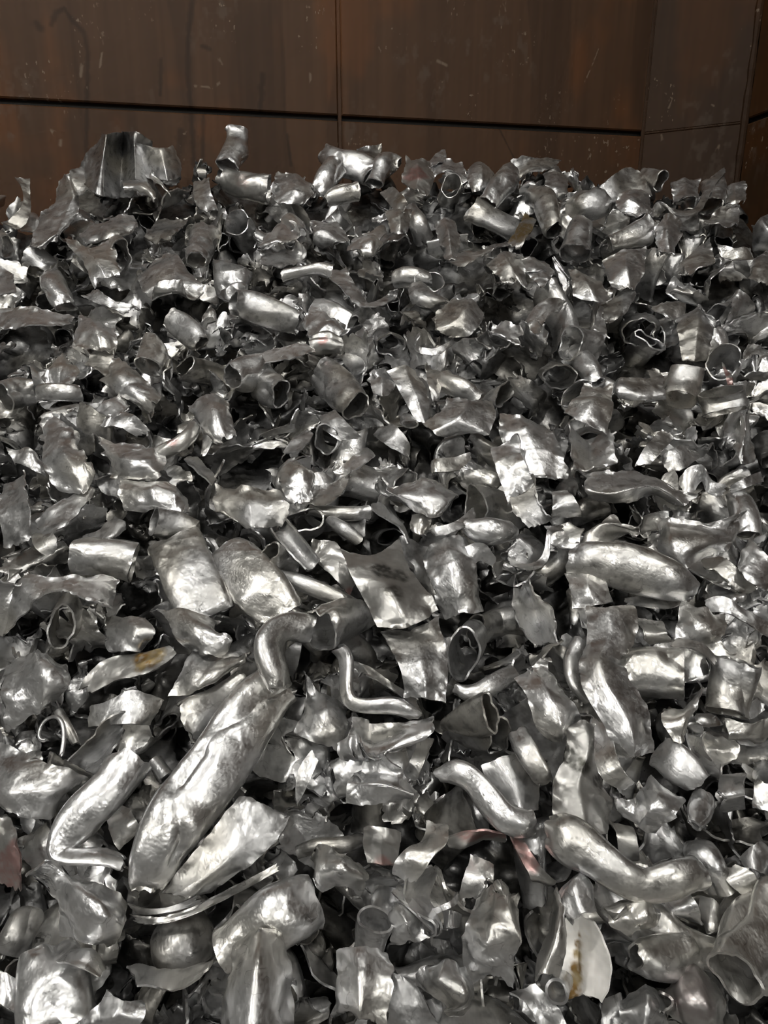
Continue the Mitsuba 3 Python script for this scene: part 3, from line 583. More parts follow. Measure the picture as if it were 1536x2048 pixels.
T('open ended tube at the left edge beside the crumpled pale plate', '68,780,44,0 32,785,58,2 6,797,50,5', 1, L=4)
S('crumpled pale plate near the left edge', '85,762,2 100,730,4 125,703,3|110,792,3 140,770,5 162,744,3', 0, amp=6, L=3)
T('short horizontal band across the crumpled pale plate', '82,792,30,2 120,785,36,4 163,780,30,2', 1, L=6, flat=.4)
S('bright flap left below the broad sloping plate', '180,827,2 215,800,4 246,784,3|200,844,2 236,832,5 264,808,2', 0, L=5)
S('small scoop left of the draped saddle sheet', '28,907,1 55,893,4 87,920,2|34,928,1 65,938,3 97,953,1', 1, L=3)
S('crumpled mass at the left edge below the small scoop', '2,960,1 -4,1020,2 8,1105,1|52,948,3 62,1020,6 68,1085,3', 1, kind='c', amp=9, L=3)
T('bright tube with a folded triangular mouth', '530,742,60,0 492,750,68,2 463,756,56,5', 0, 'the triangular mouth tube', L=6, sq=1.5)
T('short dented tube above the broad sloping plate', '314,684,50,1 306,710,54,2 298,738,48,3', 1, L=4)
S('curled rim sheet left above the broad sloping plate', '168,730,2 200,743,4 217,758,3|200,703,1 225,714,2 232,752,2', 2)
T('stout tube with a dark ragged mouth', '518,768,64,-4 545,780,66,0 562,790,62,4', 2, 'the ragged mouth tube', L=6)
T('dull tube with a pointed dark mouth facing down right', '646,742,56,-3 680,780,76,1 714,820,54,6', 2, 'the dark mouth tube', L=5, crush=.1)
S('smooth tan plate standing upright and curving at its foot', '775,747,3 798,782,4 832,845,2|806,733,5 830,790,5 851,850,2|830,743,3 855,796,3 853,845,1', 1, 'the smooth tan plate', L=6, amp=2, tears=(.02, .02), side=.02)
S('broad domed plate right of the smooth tan plate', '848,852,2 870,830,5 893,800,4|870,866,4 910,842,8 937,797,6|930,874,3 972,874,5 988,803,3', 1, 'the broad domed plate', L=6, amp=3, tears=(.03, .03))
S('small pale oval flap left of the smooth tan plate', '738,760,4 745,787,5|762,752,6 765,792,6|792,770,4 778,792,4', 1, amp=1, L=7)
S('long dented sheet below the dark mouth tube', '638,813,3 650,862,4 680,884,3|667,818,5 702,850,7 728,878,4', 1, L=4)
T('teardrop shaped open tube below the long dented sheet', '668,864,46,-6,1.3 652,880,44,4,1.5', 2, L=4, crush=.06)
S('grey leaf like scrap left of the teardrop shaped tube', '563,907,2 580,880,4 617,860,3|580,919,3 606,902,5 627,870,3', 2, L=4)
S('thin curved rim strip above the grey leaf like scrap', '516,872,3 550,855,5 587,848,3|530,880,2 560,868,3 592,866,1', 2, kind='b')
S('ragged dark sheet below the smooth tan plate', '744,870,2 775,892,4 827,918,2|776,843,3 806,870,5 824,906,2', 2, L=4)
T('short small tube with round mouth at the foot of the tan plate', '812,838,32,0 820,848,30,4', 1, L=6)
S('bright crumpled fish like sheet left of center', '553,945,3 560,982,5 580,1010,3|590,928,5 606,960,8 602,1010,5|627,954,3 632,976,5 642,1002,3', 0, 'the fish like sheet', L=6, amp=6)
S('upturned scoop right of the fish like sheet', '625,968,3 660,964,3 703,948,3|600,1012,4 650,1010,6 698,966,4', 1, L=5)
S('bright corner scrap with a raised tip near the middle', '663,940,4 690,924,5 737,884,3|680,954,4 722,934,7 754,910,4', 0, kind='c', amp=5, L=5)
S('dark pointed leaf plate with bright wrinkled right half', '752,985,1 800,973,4 850,958,4 928,985,2|762,990,1 810,1012,4 866,1037,5 892,1002,3', 1, 'the pointed leaf plate', bulge=3, L=5)
S('thin S curved double strip in the middle', '740,1006,5 755,1032,6 785,1047,5 818,1090,3|762,1002,2 778,1020,3 803,1045,2 822,1092,1', 1, 'the S curved strip', kind='b', L=7, amp=2)
T('slim level rod left of the S curved strip', '613,1014,22,1 660,1025,28,3 742,1026,26,1', 1)
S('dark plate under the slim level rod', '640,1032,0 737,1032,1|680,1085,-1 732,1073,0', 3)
T('slim slanting rod below the slim level rod', '658,1040,20,2 690,1060,26,4 724,1084,20,2', 2)
T('tube with a neat oval mouth left of the long slot shell', '578,1140,50,-5 556,1122,58,1 536,1106,52,6', 2, 'the oval mouth tube', L=6, crush=.06)
T('half open shell with a long slanted slot', '556,1046,34,2 595,1095,44,3 628,1134,34,3', 2, 'the long slot shell', arc=250, rot=180, L=7, crush=.05, flat=.8)
S('flat plate with a pink lower edge left of the central split plate', '603,1088,1 640,1132,3 702,1194,2|672,1083,3 697,1120,4 717,1163,2', 1, stain=[(700, 1187, 5, 2, PINK)], L=3)
S('folded strip with turned up end right of the ragged dark sheet', '848,927,3 890,915,5 942,903,4|860,950,3 900,943,5 948,916,3', 1, L=4)
S('small pale flap at the foot of the pointed leaf plate', '824,1030,2 820,1063,3|843,1026,4 840,1070,4|862,1036,3 853,1073,2', 0, L=4)
S('long wrinkled band right of the small pale flap', '843,1060,2 890,1050,5 953,1008,3|850,1080,3 900,1068,5 958,1032,2', 1, L=5)
T('cone shaped tube end right of the long wrinkled band', '930,1055,36,2 980,1062,52,4 1030,1063,28,1', 1, L=5)
S('arched lip above the broad plate behind the split plate', '928,1100,3 960,1083,6 993,1122,3|934,1150,3 960,1122,2 987,1134,1', 1, L=4)
T('short tube right above the broad domed plate', '886,764,34,2 925,780,42,4 958,802,26,2', 1)
S('narrow upright plate right of the smooth tan plate', '848,733,3 855,770,4 865,808,3|887,734,3 884,770,4 876,804,2', 1)
S('shiny plate with rolled shoulder at right, upper half of the holed pair', '1123,828,3 1145,800,5 1165,764,3|1160,852,5 1182,815,7 1200,769,4|1217,872,3 1227,810,5 1224,771,3', 0, 'the shiny shouldered plate', L=7, amp=3)
S('shiny dished plate with a square corner below the shouldered plate', '1130,845,3 1139,890,4 1144,945,3|1175,880,-1 1180,910,0 1187,942,3|1223,853,3 1231,890,5 1240,927,3', 0, 'the shiny dished plate', L=6, amp=2, tears=(.03, .02))
S('large rough curved plate left of the shiny dished plate', '1000,828,1 1000,880,3 1030,952,2|1040,833,4 1060,880,6 1092,962,3|1082,848,2 1122,890,4 1140,962,1', 0, amp=6, L=4)
S('bright rough panel right of the folded strip with turned up end', '976,893,3 995,950,5 1020,1014,3|1040,884,5 1052,930,7 1072,972,4', 0, 'the bright rough panel', amp=5, L=6)
S('dark pleated fan below the bright rough panel', '1018,985,2 1030,1030,4 1058,1060,2|1060,948,4 1086,990,6 1103,1050,3', 2, crease=1.6, L=5)
S('bright sheet with a curled point right of the dark pleated fan', '1100,983,4 1110,1020,6 1110,1045,3|1126,968,3 1152,1010,5 1163,1033,2', 1, L=5)
S('long arched tube split open underneath at right', '1158,950,1 1220,939,4 1290,944,5 1350,970,5 1399,1007,2|1163,976,4 1215,987,7 1265,977,8 1312,976,7 1372,1017,3|1190,992,1 1225,1003,2 1270,1008,2 1302,992,-2 1352,1012,-1', 1, 'the long arched split tube', L=6)
S('curtain like strip folded in an S right of the arched split tube', '1353,962,2 1375,934,5 1405,929,6 1421,955,5 1458,970,5|1370,1010,1 1390,983,2 1405,963,2 1416,988,2 1452,988,2', 1, kind='b', amp=2, L=6)
S('narrow tongue pointing right from the curtain like strip', '1455,974,4 1480,960,6 1518,943,4|1460,988,3 1490,977,5 1523,965,3', 1, kind='b')
S('tall pleated cone standing at the right', '1453,928,2 1470,870,4 1487,827,4|1480,934,4 1490,880,7 1491,829,5|1513,928,2 1512,890,3 1497,832,3', 1, 'the tall pleated cone', L=5, crease=1.6)
T('short flattened can with a dark lipped mouth at the right', '1446,828,82,0 1441,803,84,2 1438,782,78,5', 2, 'the flattened can', flat=.45, L=6, crush=.07)
T('thin walled round pipe end with a clean rim at the right', '1358,800,66,0 1367,768,66,1 1375,735,58,4', 2, 'the round pipe end', flat=.7, L=5, crush=.03, tears=(.02, .02), th=2)
S('curved plain panel left of the round pipe end', '1208,750,3 1260,757,4 1328,748,3|1225,795,2 1270,800,3 1333,800,2', 1, bulge=2, L=4)
S('pink streaked sliver beside the flattened can', '1450,735,5 1462,752,6 1472,775,4|1442,726,4 1448,745,5 1455,772,4', 1, kind='h', L=7, stain=[(1453, 745, 10, 3, PINK), (1462, 765, 9, 2.5, PINK)])
S('smooth leaf plate right of the shiny dished plate', '1268,938,2 1285,900,5 1325,858,4|1300,934,4 1322,905,6 1347,880,3', 1, L=5)
S('folded plate right of the smooth leaf plate', '1320,922,2 1340,900,5 1382,893,3|1335,949,3 1362,937,5 1402,915,2', 1)
S('large folded wedge with a sharp lower corner at right', '1318,1070,2 1324,1107,2 1360,1149,1|1338,1043,3 1350,1095,7 1376,1144,4|1422,1048,5 1412,1090,7 1402,1113,3|1484,1058,2 1473,1090,3 1432,1113,2', 0, 'the large folded wedge', L=6, amp=3)
S('curled band arching left of the large folded wedge', '1163,1088,1 1195,1038,5 1230,1024,5|1176,1098,1 1215,1046,7 1272,1060,6|1242,1078,2 1272,1074,4 1283,1066,2', 1, L=5)
S('plain rectangular flap between the curled band and the folded wedge', '1273,1025,1 1284,1070,2|1338,1023,2 1338,1063,1', 1)
S('U bent thin strip left of the curled band', '1008,1104,2 1060,1126,4 1085,1105,5 1095,1060,6 1127,1054,4|1014,1128,2 1065,1140,5 1098,1117,5 1103,1072,6 1132,1064,4', 1, 'the U bent strip', kind='b', amp=2, L=6)
S('pale sheet behind the turned up end of the U bent strip', '1105,1060,2 1100,1088,2 1130,1104,2|1152,1038,3 1168,1065,4 1147,1098,2', 0)
T('bright stub of tube right of the large folded wedge', '1474,988,40,1 1486,1030,48,3 1492,1078,40,2', 0, L=4)
S('pale triangular plate at the right edge beside the folded wedge', '1478,1132,2 1490,1162,4 1545,1185,2|1500,1067,3 1530,1110,5 1550,1142,3', 0, L=5)
S('dull sheet under the pale triangular plate at the right edge', '1398,1112,1 1430,1162,3 1502,1190,1|1440,1110,3 1480,1142,4 1518,1178,2', 1)
T('narrow tube running down to the shiny shouldered plate', '1148,696,30,0 1175,735,42,2 1192,772,36,2', 1)
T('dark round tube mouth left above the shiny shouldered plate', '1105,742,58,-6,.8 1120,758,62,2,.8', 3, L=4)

# lower half
S('wide arched silvery band bending down at the left edge', '4,1290,-4 5,1200,1 33,1143,4 100,1155,5 160,1150,4 200,1147,2 250,1160,0|14,1272,-2 40,1240,3 80,1197,7 133,1187,7 160,1197,8 193,1212,7 230,1233,3', 0, 'the wide arched band', L=7, amp=5)
T('upright loop with a teardrop opening under the wide arched band', '142,1235,48,-8,2.0 122,1250,46,3,2.3', 2, 'the teardrop loop', L=5, crush=.06)
S('buckled sheet with a rolled right edge below the wide arched band', '168,1213,0 186,1260,3 216,1310,2|253,1233,4 273,1260,6 267,1304,3|300,1247,4 312,1267,5 277,1287,1', 1, L=5)
S('flat pointed blade with a yellow brown stain', '155,1382,1 213,1317,2 300,1300,3 345,1292,2|178,1390,2 260,1353,4 300,1347,4 362,1305,2', 1, 'the yellow stained blade', L=6, amp=2, stain=[(292, 1318, 7, 3.2, RUST), (318, 1308, 7, 2.6, OCHRE), (280, 1335, 6, 1.6, OCHRE)])
S('crumpled foil like lump at the left edge with bright dents', '5,1338,0 8,1400,4 12,1472,0|68,1298,4 88,1367,9 78,1435,5|122,1332,2 142,1367,5 98,1412,2', 0, 'the foil like lump', kind='c', amp=9, L=5)
S('cone like curled shard left of center', '310,1222,0 333,1240,3 353,1273,4 373,1305,3|367,1225,4 387,1250,7 400,1280,7 414,1312,5|450,1242,2 434,1260,6 468,1277,6 440,1313,3', 1, 'the cone like shard', kind='h', L=6)
S('ribbed torn tube half below the cone like shard', '392,1298,1 433,1312,4 497,1302,1|364,1340,3 417,1347,6 500,1313,2|336,1398,2 393,1382,5 468,1347,2', 1, 'the ribbed tube half', L=5, amp=3)
S('flat angular plate with small dark marks left of the ribbed tube half', '170,1410,2 217,1399,4 263,1380,4 336,1404,1|174,1456,1 217,1452,3 267,1452,4 302,1452,1', 1, 'the angular plate', L=4, amp=2)
S('shallow shell with a thick rolled rim below the angular plate', '258,1420,4 220,1426,5 173,1473,5 132,1526,4|250,1450,0 227,1483,-2 200,1517,-3 167,1542,-1|247,1477,1 240,1487,0 213,1532,-1 188,1552,0', 2, 'the rimmed shell', L=5, amp=2, th=4)
T('dark tube with a lens shaped torn mouth', '496,1365,48,-2 427,1412,74,1 352,1452,82,4', 1, 'the lens mouth tube', flat=.5, L=5, tears=(.04, .25))
T('longest dented tube slanting from center left down to the lower left', '558,1360,92,-1,.4 505,1425,112,1,.45 442,1520,122,3,.5 372,1612,122,4,.5 318,1705,106,4,.45 283,1796,56,1,.4', 0, 'the longest dented tube', L=8, crush=.1, tears=(.03, .05))
T('smooth tube kinked sharply into a flat foot at lower left', '276,1504,78,2,.7 205,1596,86,4,.6 138,1668,66,4,.4 122,1700,40,4,.3 190,1712,42,4,.3 258,1732,42,1,.4', 0, 'the kinked tube', L=9, crush=.08)
S('broad plate with rounded shoulder at the left edge above the kinked tube', '-35,1470,1 60,1498,5 120,1530,5 190,1555,1|-35,1562,4 50,1582,7 100,1580,6 160,1577,2|-35,1625,2 50,1628,4 104,1643,2 112,1585,2', 0, 'the shouldered plate', L=6, amp=3)
T('little smooth tube between the kinked tube and the longest tube', '308,1520,24,1 335,1558,28,2', 1, L=5, crush=.04)
T('thin rod with a wire loop left of the rimmed shell', '115,1420,12,2 132,1450,15,3 155,1492,10,2', 2, kind='b', L=6)
T('fine wire loop left of the rimmed shell', '121,1518,3,6 128,1470,3,7 113,1434,3,7 87,1445,3,6 80,1478,3,5 98,1481,3,5', 1, kind='b', L=7, th=1, crush=0)
k = S('large flattened split plate in the center with dark smudges', '677,1094,2 690,1122,4 720,1182,5 757,1260,5|740,1108,5 760,1150,7 790,1200,8 812,1258,6|800,1068,2 824,1130,4 852,1182,5 876,1232,4', 1, 'the central split plate', L=9, amp=3, tears=(.05, .03), side=.02, stain=[(765, 1140, 15, 3.4, (0.10, 0.10, 0.095)), (800, 1150, 15, 2.6, (0.12, 0.12, 0.11)), (788, 1185, 16, 2.8, (0.14, 0.135, 0.125)), (795, 1290, 14, 1, (0.12, 0.12, 0.11))])
PART = k + '__lower_end'
k2 = S('lower end', '760,1263,4 787,1312,6 806,1362,6 806,1398,4|820,1256,5 840,1310,7 850,1360,7 850,1402,5|876,1232,3 888,1282,5 896,1345,5 890,1412,3', 1, L=8, amp=3, tears=(.04, .04), side=.02)
scene[PART] = scene.pop(k2)
labels.pop(k2)
labels[PART] = {'label': 'lower end torn almost free'}
S('broad mottled plate right behind the central split plate', '843,1113,0 855,1170,3 880,1245,1|890,1078,3 906,1150,6 922,1236,3|938,1073,0 958,1160,3 978,1224,0', 1, L=5, amp=4)
T('hooked tube bending down to a torn end left of the split plate', '628,1262,56,0 580,1260,70,3 543,1285,76,5 548,1338,62,4 566,1384,38,2', 1, 'the hooked tube', L=8, flat=.6)
T('tube with a gaping folded mouth left of the central split plate', '750,1228,56,-3 690,1240,80,0 635,1252,92,5', 1, 'the gaping tube', L=7, flat=.75)
T('slim rod running down right to the central split plate', '550,1150,20,0 600,1165,30,2 650,1185,30,2 718,1212,20,0', 1, L=5, crush=.06)
T('thin tube bent into an L below the gaping tube', '662,1292,16,2 688,1310,28,4 692,1370,26,4 702,1404,25,4 730,1412,25,4 790,1412,32,5 850,1443,20,2', 1, 'the L bent tube', flat=.6, L=7, crush=.08)
S('wavy narrow sheet behind the L bent tube', '700,1318,1 740,1333,3 790,1373,3 833,1402,1|712,1360,0 730,1342,4 770,1372,4 848,1434,1', 1, kind='b', L=5)
S('bright half cup sheet below the central split plate', '702,1433,2 690,1460,4 686,1500,5 673,1533,4|735,1438,-1 740,1470,-2 740,1490,3 720,1535,6|800,1443,3 812,1460,4 802,1480,6 760,1518,6|872,1428,3 877,1455,5 852,1482,5 800,1498,3', 0, 'the bright half cup', L=8, amp=3)
S('finely striped plate leaning right of the bright half cup', '872,1478,3 852,1520,4 832,1568,2|838,1478,2 820,1520,3 803,1548,1', 1, L=5, amp=2)
S('dark crumpled roll below the bright half cup', '742,1545,1 790,1543,4 842,1585,3|690,1568,4 760,1568,8 833,1592,6|690,1606,3 760,1610,4 828,1604,3', 1, 'the crumpled roll', L=8)
k2 = T('curl', '742,1558,36,-2 712,1568,40,4', 1, L=9, arc=320, rot=60, crush=.05)
scene['torn_sheet_curl'] = scene.pop(k2); labels.pop(k2)
scene[HEROES[-2][3] + '__spiral_end'] = scene.pop('torn_sheet_curl')
T('broad tube half hidden behind the crumpled roll', '664,1562,66,0 740,1540,84,2 814,1530,60,0', 1, L=3)
T('upright ring shaped tube mouth right of the central split plate', '948,1283,52,-8,1.6 923,1308,58,4,1.8', 1, 'the upright ring mouth', L=7, crush=.06)
T('bent thin tube below the upright ring mouth', '903,1374,28,2 945,1386,32,3 990,1366,34,3 1030,1342,30,1', 1, L=5)
T('pointed boat shaped tube opening to the right', '882,1450,14,-3 930,1440,60,1 988,1424,84,9', 2, 'the boat shaped tube', L=6, flat=.5, crush=.06, tears=(.02, .25))
T('second boat shaped shell under the boat shaped tube', '902,1462,30,-7 955,1468,62,-3 1008,1476,74,4', 2, L=5, flat=.6, crush=.06, tears=(.02, .25))
S('dull tilted plate left of the bright half cup', '605,1383,1 600,1420,3 583,1468,2|652,1388,3 652,1432,6 642,1493,3|693,1420,0 694,1462,3 682,1514,1', 2, 'the dull tilted plate', L=4)
S('smooth dull disc like plate under the bent glossy tube', '958,1530,0 980,1580,0 1010,1634,0|1010,1508,2 1030,1570,3 1045,1632,2|1062,1498,0 1078,1560,0 1078,1624,0', 2, amp=1, L=3)
T('glossy tube bent in an arc right of the crumpled roll', '868,1550,16,2 905,1544,42,4 942,1558,50,5 978,1602,56,5 1012,1637,50,5 1076,1648,34,3', 0, 'the glossy arc tube', L=7, flat=.6)
S('narrow triangular fin left of the crumpled roll', '625,1496,5 596,1540,4 590,1602,2|638,1520,4 616,1572,3 592,1614,1', 1, L=6, amp=2)
S('large triangular plate folded along the longest dented tube', '310,1797,2 400,1690,5 480,1590,5|360,1792,4 470,1702,6 530,1600,5|416,1788,1 512,1722,4 582,1645,4 577,1572,2', 2, 'the folded triangular plate', L=6, amp=4)
T('long tube with a deep dent near its left end', '1130,1116,60,1 1190,1124,76,4 1260,1136,92,5 1332,1158,82,5 1400,1190,38,2', 1, 'the deep dented tube', L=7, flat=.6, crush=.12)
S('short curved tile like plate below the deep dented tube', '1128,1150,1 1138,1182,3 1144,1219,2|1175,1146,4 1177,1178,6 1186,1214,4|1217,1146,2 1215,1176,4 1230,1203,2', 0, 'the tile like plate', L=6, amp=2, tears=(.03, .03))
S('tall S shaped flattened tube right of center', '1169,1205,3 1171,1285,5 1162,1340,5 1184,1410,6 1220,1477,6 1238,1516,4|1215,1208,6 1220,1275,6 1200,1330,8 1230,1395,9 1262,1460,9 1272,1520,6|1266,1208,3 1270,1265,3 1234,1315,4 1264,1370,6 1300,1435,6 1308,1510,3', 1, 'the tall S shaped plate', L=9, amp=4, tears=(.02, .02), side=.02)
T('bent rod left of the tall S shaped plate', '1162,1282,28,2 1140,1330,26,3 1155,1377,25,3 1184,1400,20,1', 1, L=6)
T('round tube with a clean oval end right of the tall S shaped plate', '1232,1345,82,1 1300,1345,96,2 1370,1350,84,4', 1, 'the clean cut round tube', L=5, flat=.9, crush=.06, tears=(.02, .02))
S('dimpled plate left of the tall S shaped plate', '1023,1360,1 1053,1400,4 1060,1432,4 1095,1489,2|1060,1328,3 1086,1370,6 1111,1420,7 1132,1489,4|1092,1317,1 1117,1370,4 1152,1415,5 1168,1442,2', 0, 'the dimpled plate', L=7, amp=5)
T('flat bar with dark scribbles below the dimpled plate', '1032,1460,34,2 1060,1510,44,4 1092,1570,36,2', 1, flat=.3, L=6)
S('broad plate with dark marks below the dimpled plate', '1133,1458,3 1125,1510,5 1105,1555,5 1098,1600,4 1108,1668,1|1165,1438,4 1176,1510,6 1160,1570,5 1166,1610,4 1170,1678,2|1212,1458,3 1212,1520,3 1217,1570,2 1233,1600,1 1217,1676,0', 1, 'the dark marked plate', L=7, amp=3, stain=[(1138, 1510, 12, 2.4, (0.07, .07, .065)), (1152, 1522, 12, 2.2, (0.07, .07, .065)), (1170, 1532, 12, 1.9, (0.08, .08, .07)), (1195, 1562, 9, 2.2, (0.09, .085, .08))], lip=0)
S('glossy rounded lobe curling over the dark marked plate', '1185,1428,3 1190,1500,5 1200,1552,6 1252,1584,4|1212,1448,6 1232,1500,9 1248,1540,9 1275,1570,4', 0, L=8, amp=2)
S('thin dark blade lying level right of the tile like plate', '1243,1190,1 1320,1194,2 1397,1197,0|1250,1203,2 1310,1221,4 1352,1214,2', 2, kind='h', L=4)
S('long wavy strip reaching the right edge below the folded wedge', '1404,1199,2 1440,1193,4 1480,1214,4 1545,1245,2|1410,1222,2 1445,1224,4 1490,1248,3 1545,1280,1', 1, 'the wavy right strip', kind='b', L=5, amp=3)
S('grey faceted plate right of the top of the tall S shaped plate', '1268,1235,1 1278,1272,3 1300,1292,2|1327,1238,3 1337,1265,5 1347,1283,3', 1, sharp=True, L=4)
S('bright crinkled sheet below the thin dark blade', '1362,1203,2 1350,1240,4 1345,1280,3|1402,1228,4 1397,1260,7 1392,1300,3|1444,1238,1 1448,1270,4 1428,1309,1', 0, 'the bright crinkled sheet', amp=7, L=5)
S('narrow blade crossing below the bright crinkled sheet', '1333,1287,5 1390,1302,7 1432,1334,5|1352,1274,5 1402,1289,6 1438,1319,4', 1, kind='b', L=6, amp=2)
S('open scoop with a bright spine left of the tile like plate', '1028,1165,3 1030,1222,1 1070,1305,3|1052,1172,-3 1075,1230,-5 1087,1292,0|1062,1153,5 1097,1210,7 1123,1293,4', 1, 'the bright spined scoop', L=5, th=4)
S('dark edged blade at the foot of the bright spined scoop', '1050,1334,4 1090,1312,6 1128,1279,5|1060,1328,3 1095,1300,4 1122,1273,3', 2, kind='b')
T('upright dull can with a torn top at the right', '1452,1430,74,0 1464,1370,82,2 1482,1316,86,6', 2, 'the torn top can', L=5, tears=(.04, .2), crush=.07)
S('lily shaped bright scrap right of the tall S shaped plate', '1323,1420,2 1330,1462,5 1350,1484,4|1367,1413,4 1367,1442,7 1356,1486,4|1404,1388,3 1392,1420,5 1367,1474,3', 0, 'the lily shaped scrap', L=6, amp=3)
S('wide wavy plate at the right edge below the torn top can', '1447,1438,3 1480,1444,5 1545,1432,3|1450,1468,4 1490,1472,4 1545,1466,2|1475,1472,1 1510,1493,0 1545,1498,-1', 1, L=5, amp=3)
T('flat folded tube with an S shaped open end', '1312,1494,60,1,.3 1365,1540,66,3,.3 1402,1574,40,3,.4', 1, 'the S ended tube', L=6)
S('shiny five cornered plate right of the dark marked plate', '1238,1612,2 1270,1580,4 1302,1538,3|1270,1658,3 1300,1620,7 1342,1580,5|1310,1676,2 1342,1637,5 1378,1600,2', 0, 'the five cornered plate', L=6)
S('large crumpled lump at lower left, deeply dimpled', '78,1750,1 93,1810,4 113,1875,1|130,1737,4 150,1800,9 160,1885,5|192,1763,4 203,1820,9 212,1895,3|258,1813,2 248,1850,4 217,1900,1', 0, 'the dimpled lump', kind='c', amp=8, L=8)
T('smooth wide tube below the dimpled lump', '92,1900,108,2,.6 106,1965,126,4,.6 122,2070,132,4,.6', 0, 'the smooth lower left tube', L=4, crush=.1)
S('lipped flap casting a shadow below the dimpled lump', '106,1921,6 160,1937,9 202,1958,7|140,1898,3 192,1904,5 214,1940,4', 0, L=8, amp=2, bulge=1)
S('hammock shaped sheet at lower left', '248,1925,3 300,1936,1 360,1936,2 444,1903,4|270,1974,5 310,1978,4 360,1982,5 402,1952,6', 1, 'the hammock sheet', L=5, amp=3)
S('bright plate in the lower left corner', '-25,1925,3 20,1948,5 42,1960,3|-25,2000,5 20,2022,6 64,2065,4', 0, L=4, amp=3)
S('wavy topped sheet at the bottom edge below the hammock sheet', '150,2065,3 190,2015,5 219,1975,5|210,2065,5 230,2030,7 247,2000,6|277,2065,3 288,2040,4 282,2008,3', 1, L=5)
S('pink stained curved sliver at the left edge', '-18,1638,2 0,1700,4 -5,1772,3|10,1626,4 32,1680,7 43,1740,6 36,1794,3', 1, 'the pink left sliver', kind='h', L=6, stain=[(22, 1728, 9, 4.5, PINK), (30, 1700, 9, 2.5, PINK)])
S('dull grey plate right of the pink left sliver', '28,1670,0 50,1722,2 80,1754,0|97,1648,1 112,1690,4 112,1728,2', 2, L=4)
S('pale shard between the kinked tube and the longest dented tube', '213,1620,0 215,1662,2 240,1704,0|257,1608,2 272,1640,3 287,1652,1', 0, L=4)
S('long thin blade under the folded triangular plate', '256,1827,2 330,1832,4 400,1807,4 563,1720,1|268,1848,2 340,1846,4 410,1819,3 568,1738,1', 1, 'the long thin blade', kind='b', L=5, amp=2)
S('dark narrow blade just above the long thin blade', '248,1806,1 320,1816,3 400,1790,3|268,1826,1 330,1828,3 412,1802,1', 2, kind='b', L=5, amp=2)
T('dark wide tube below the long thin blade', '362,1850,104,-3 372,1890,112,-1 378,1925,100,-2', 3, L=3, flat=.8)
T('crumpled tube left below the dimpled lump', '66,1822,48,0 45,1860,58,2 24,1905,58,1', 2, L=4)
S('tall rounded shell at the bottom edge left of center', '470,1885,2 450,1940,5 436,2000,5 438,2065,4|519,1846,5 513,1940,10 507,2000,10 502,2065,9|560,1868,3 580,1925,4 586,2000,3 573,2065,2', 0, 'the tall rounded shell', L=9, amp=3, tears=(.02, .02), side=.03)
T('wide glossy tube behind the tall rounded shell', '445,1910,76,2,.6 500,1872,108,4,.6 560,1833,118,5,.6 632,1795,98,3,.55', 0, 'the wide glossy tube', L=5, tears=(.05, .03))
S('crumpled torn plate right of the wide glossy tube', '640,1698,2 618,1735,4 650,1780,3|692,1708,4 682,1740,8 692,1775,5|733,1724,2 744,1760,4 717,1795,2', 1, kind='c', amp=8, L=5)
S('crinkled bright strip standing below the glossy arc tube', '850,1638,3 835,1690,5 788,1720,5 783,1744,3|897,1638,4 887,1690,7 862,1722,6 832,1749,3', 0, 'the crinkled bright strip', amp=7, L=7)
S('brown grey leaf with a pink lower rim', '734,1670,1 724,1692,4 740,1730,5|768,1658,3 765,1695,5 765,1735,6|802,1664,2 802,1700,3 790,1734,4', 2, 'the pink rimmed leaf', L=5, stain=[(765, 1733, 10, 2.5, PINK)])
S('band with a pink front edge right of the crinkled bright strip', '888,1676,4 920,1665,5 970,1661,5 1014,1667,4|893,1690,2 930,1694,0 970,1684,0 1017,1688,0', 1, 'the pink edged band', kind='b', L=6, amp=2, stain=[(945, 1664, 8, 3, PINK), (975, 1662, 8, 3, PINK), (1003, 1666, 7, 2, PINK)])
S('pink smeared flank below the right end of the pink edged band', '1013,1668,4 1030,1702,4 1060,1752,3 1085,1775,1|1032,1658,2 1062,1700,4 1088,1740,3 1114,1762,1', 1, L=5, stain=[(1045, 1710, 7, 3.5, PINK), (1062, 1728, 7, 2, PINK)])
S('ear shaped sheet with a rolled rim in the lower middle', '867,1726,6 825,1750,7 814,1785,6 840,1832,5 883,1874,3|872,1740,1 862,1790,0 867,1832,1 887,1867,2', 1, 'the ear shaped sheet', L=6, amp=3, th=4)
S('narrow bar along the foot of the ear shaped sheet', '778,1784,4 820,1822,6 880,1875,4|796,1770,3 831,1805,5 888,1864,3', 1, kind='b', L=5, amp=2)
T('small dark bowl with a bright back rim in the lower middle', '741,1900,56,0 745,1866,66,2 752,1836,74,5', 1, 'the small bowl', L=6, crush=.06)
S('pointed cone shaped scrap right of the small bowl', '790,1810,4 785,1860,4 774,1894,2|793,1810,5 816,1850,8 821,1884,4|796,1812,3 832,1850,3 843,1884,2', 1, L=5)
S('rounded diamond shaped plate in the lower middle', '869,1893,2 840,1940,3 823,1967,2|893,1910,5 876,1960,8 860,1994,4|912,1925,5 928,1990,8 892,2044,4|924,1938,2 948,2004,3 900,2046,1', 1, 'the diamond plate', L=7, amp=4)
S('bright creased sheet standing at the bottom edge', '680,1908,2 684,1960,4 664,2010,4 658,2065,2|722,1898,5 722,1960,8 722,2010,9 712,2065,7|772,1913,3 788,1960,6 778,2000,6 772,2065,4', 0, 'the bright creased sheet', amp=8, L=7)
S('dull flat plate at the bottom edge left of the diamond plate', '783,1960,1 775,2010,3 768,2065,1|833,1974,2 863,2020,3 896,2065,1', 2, L=3)
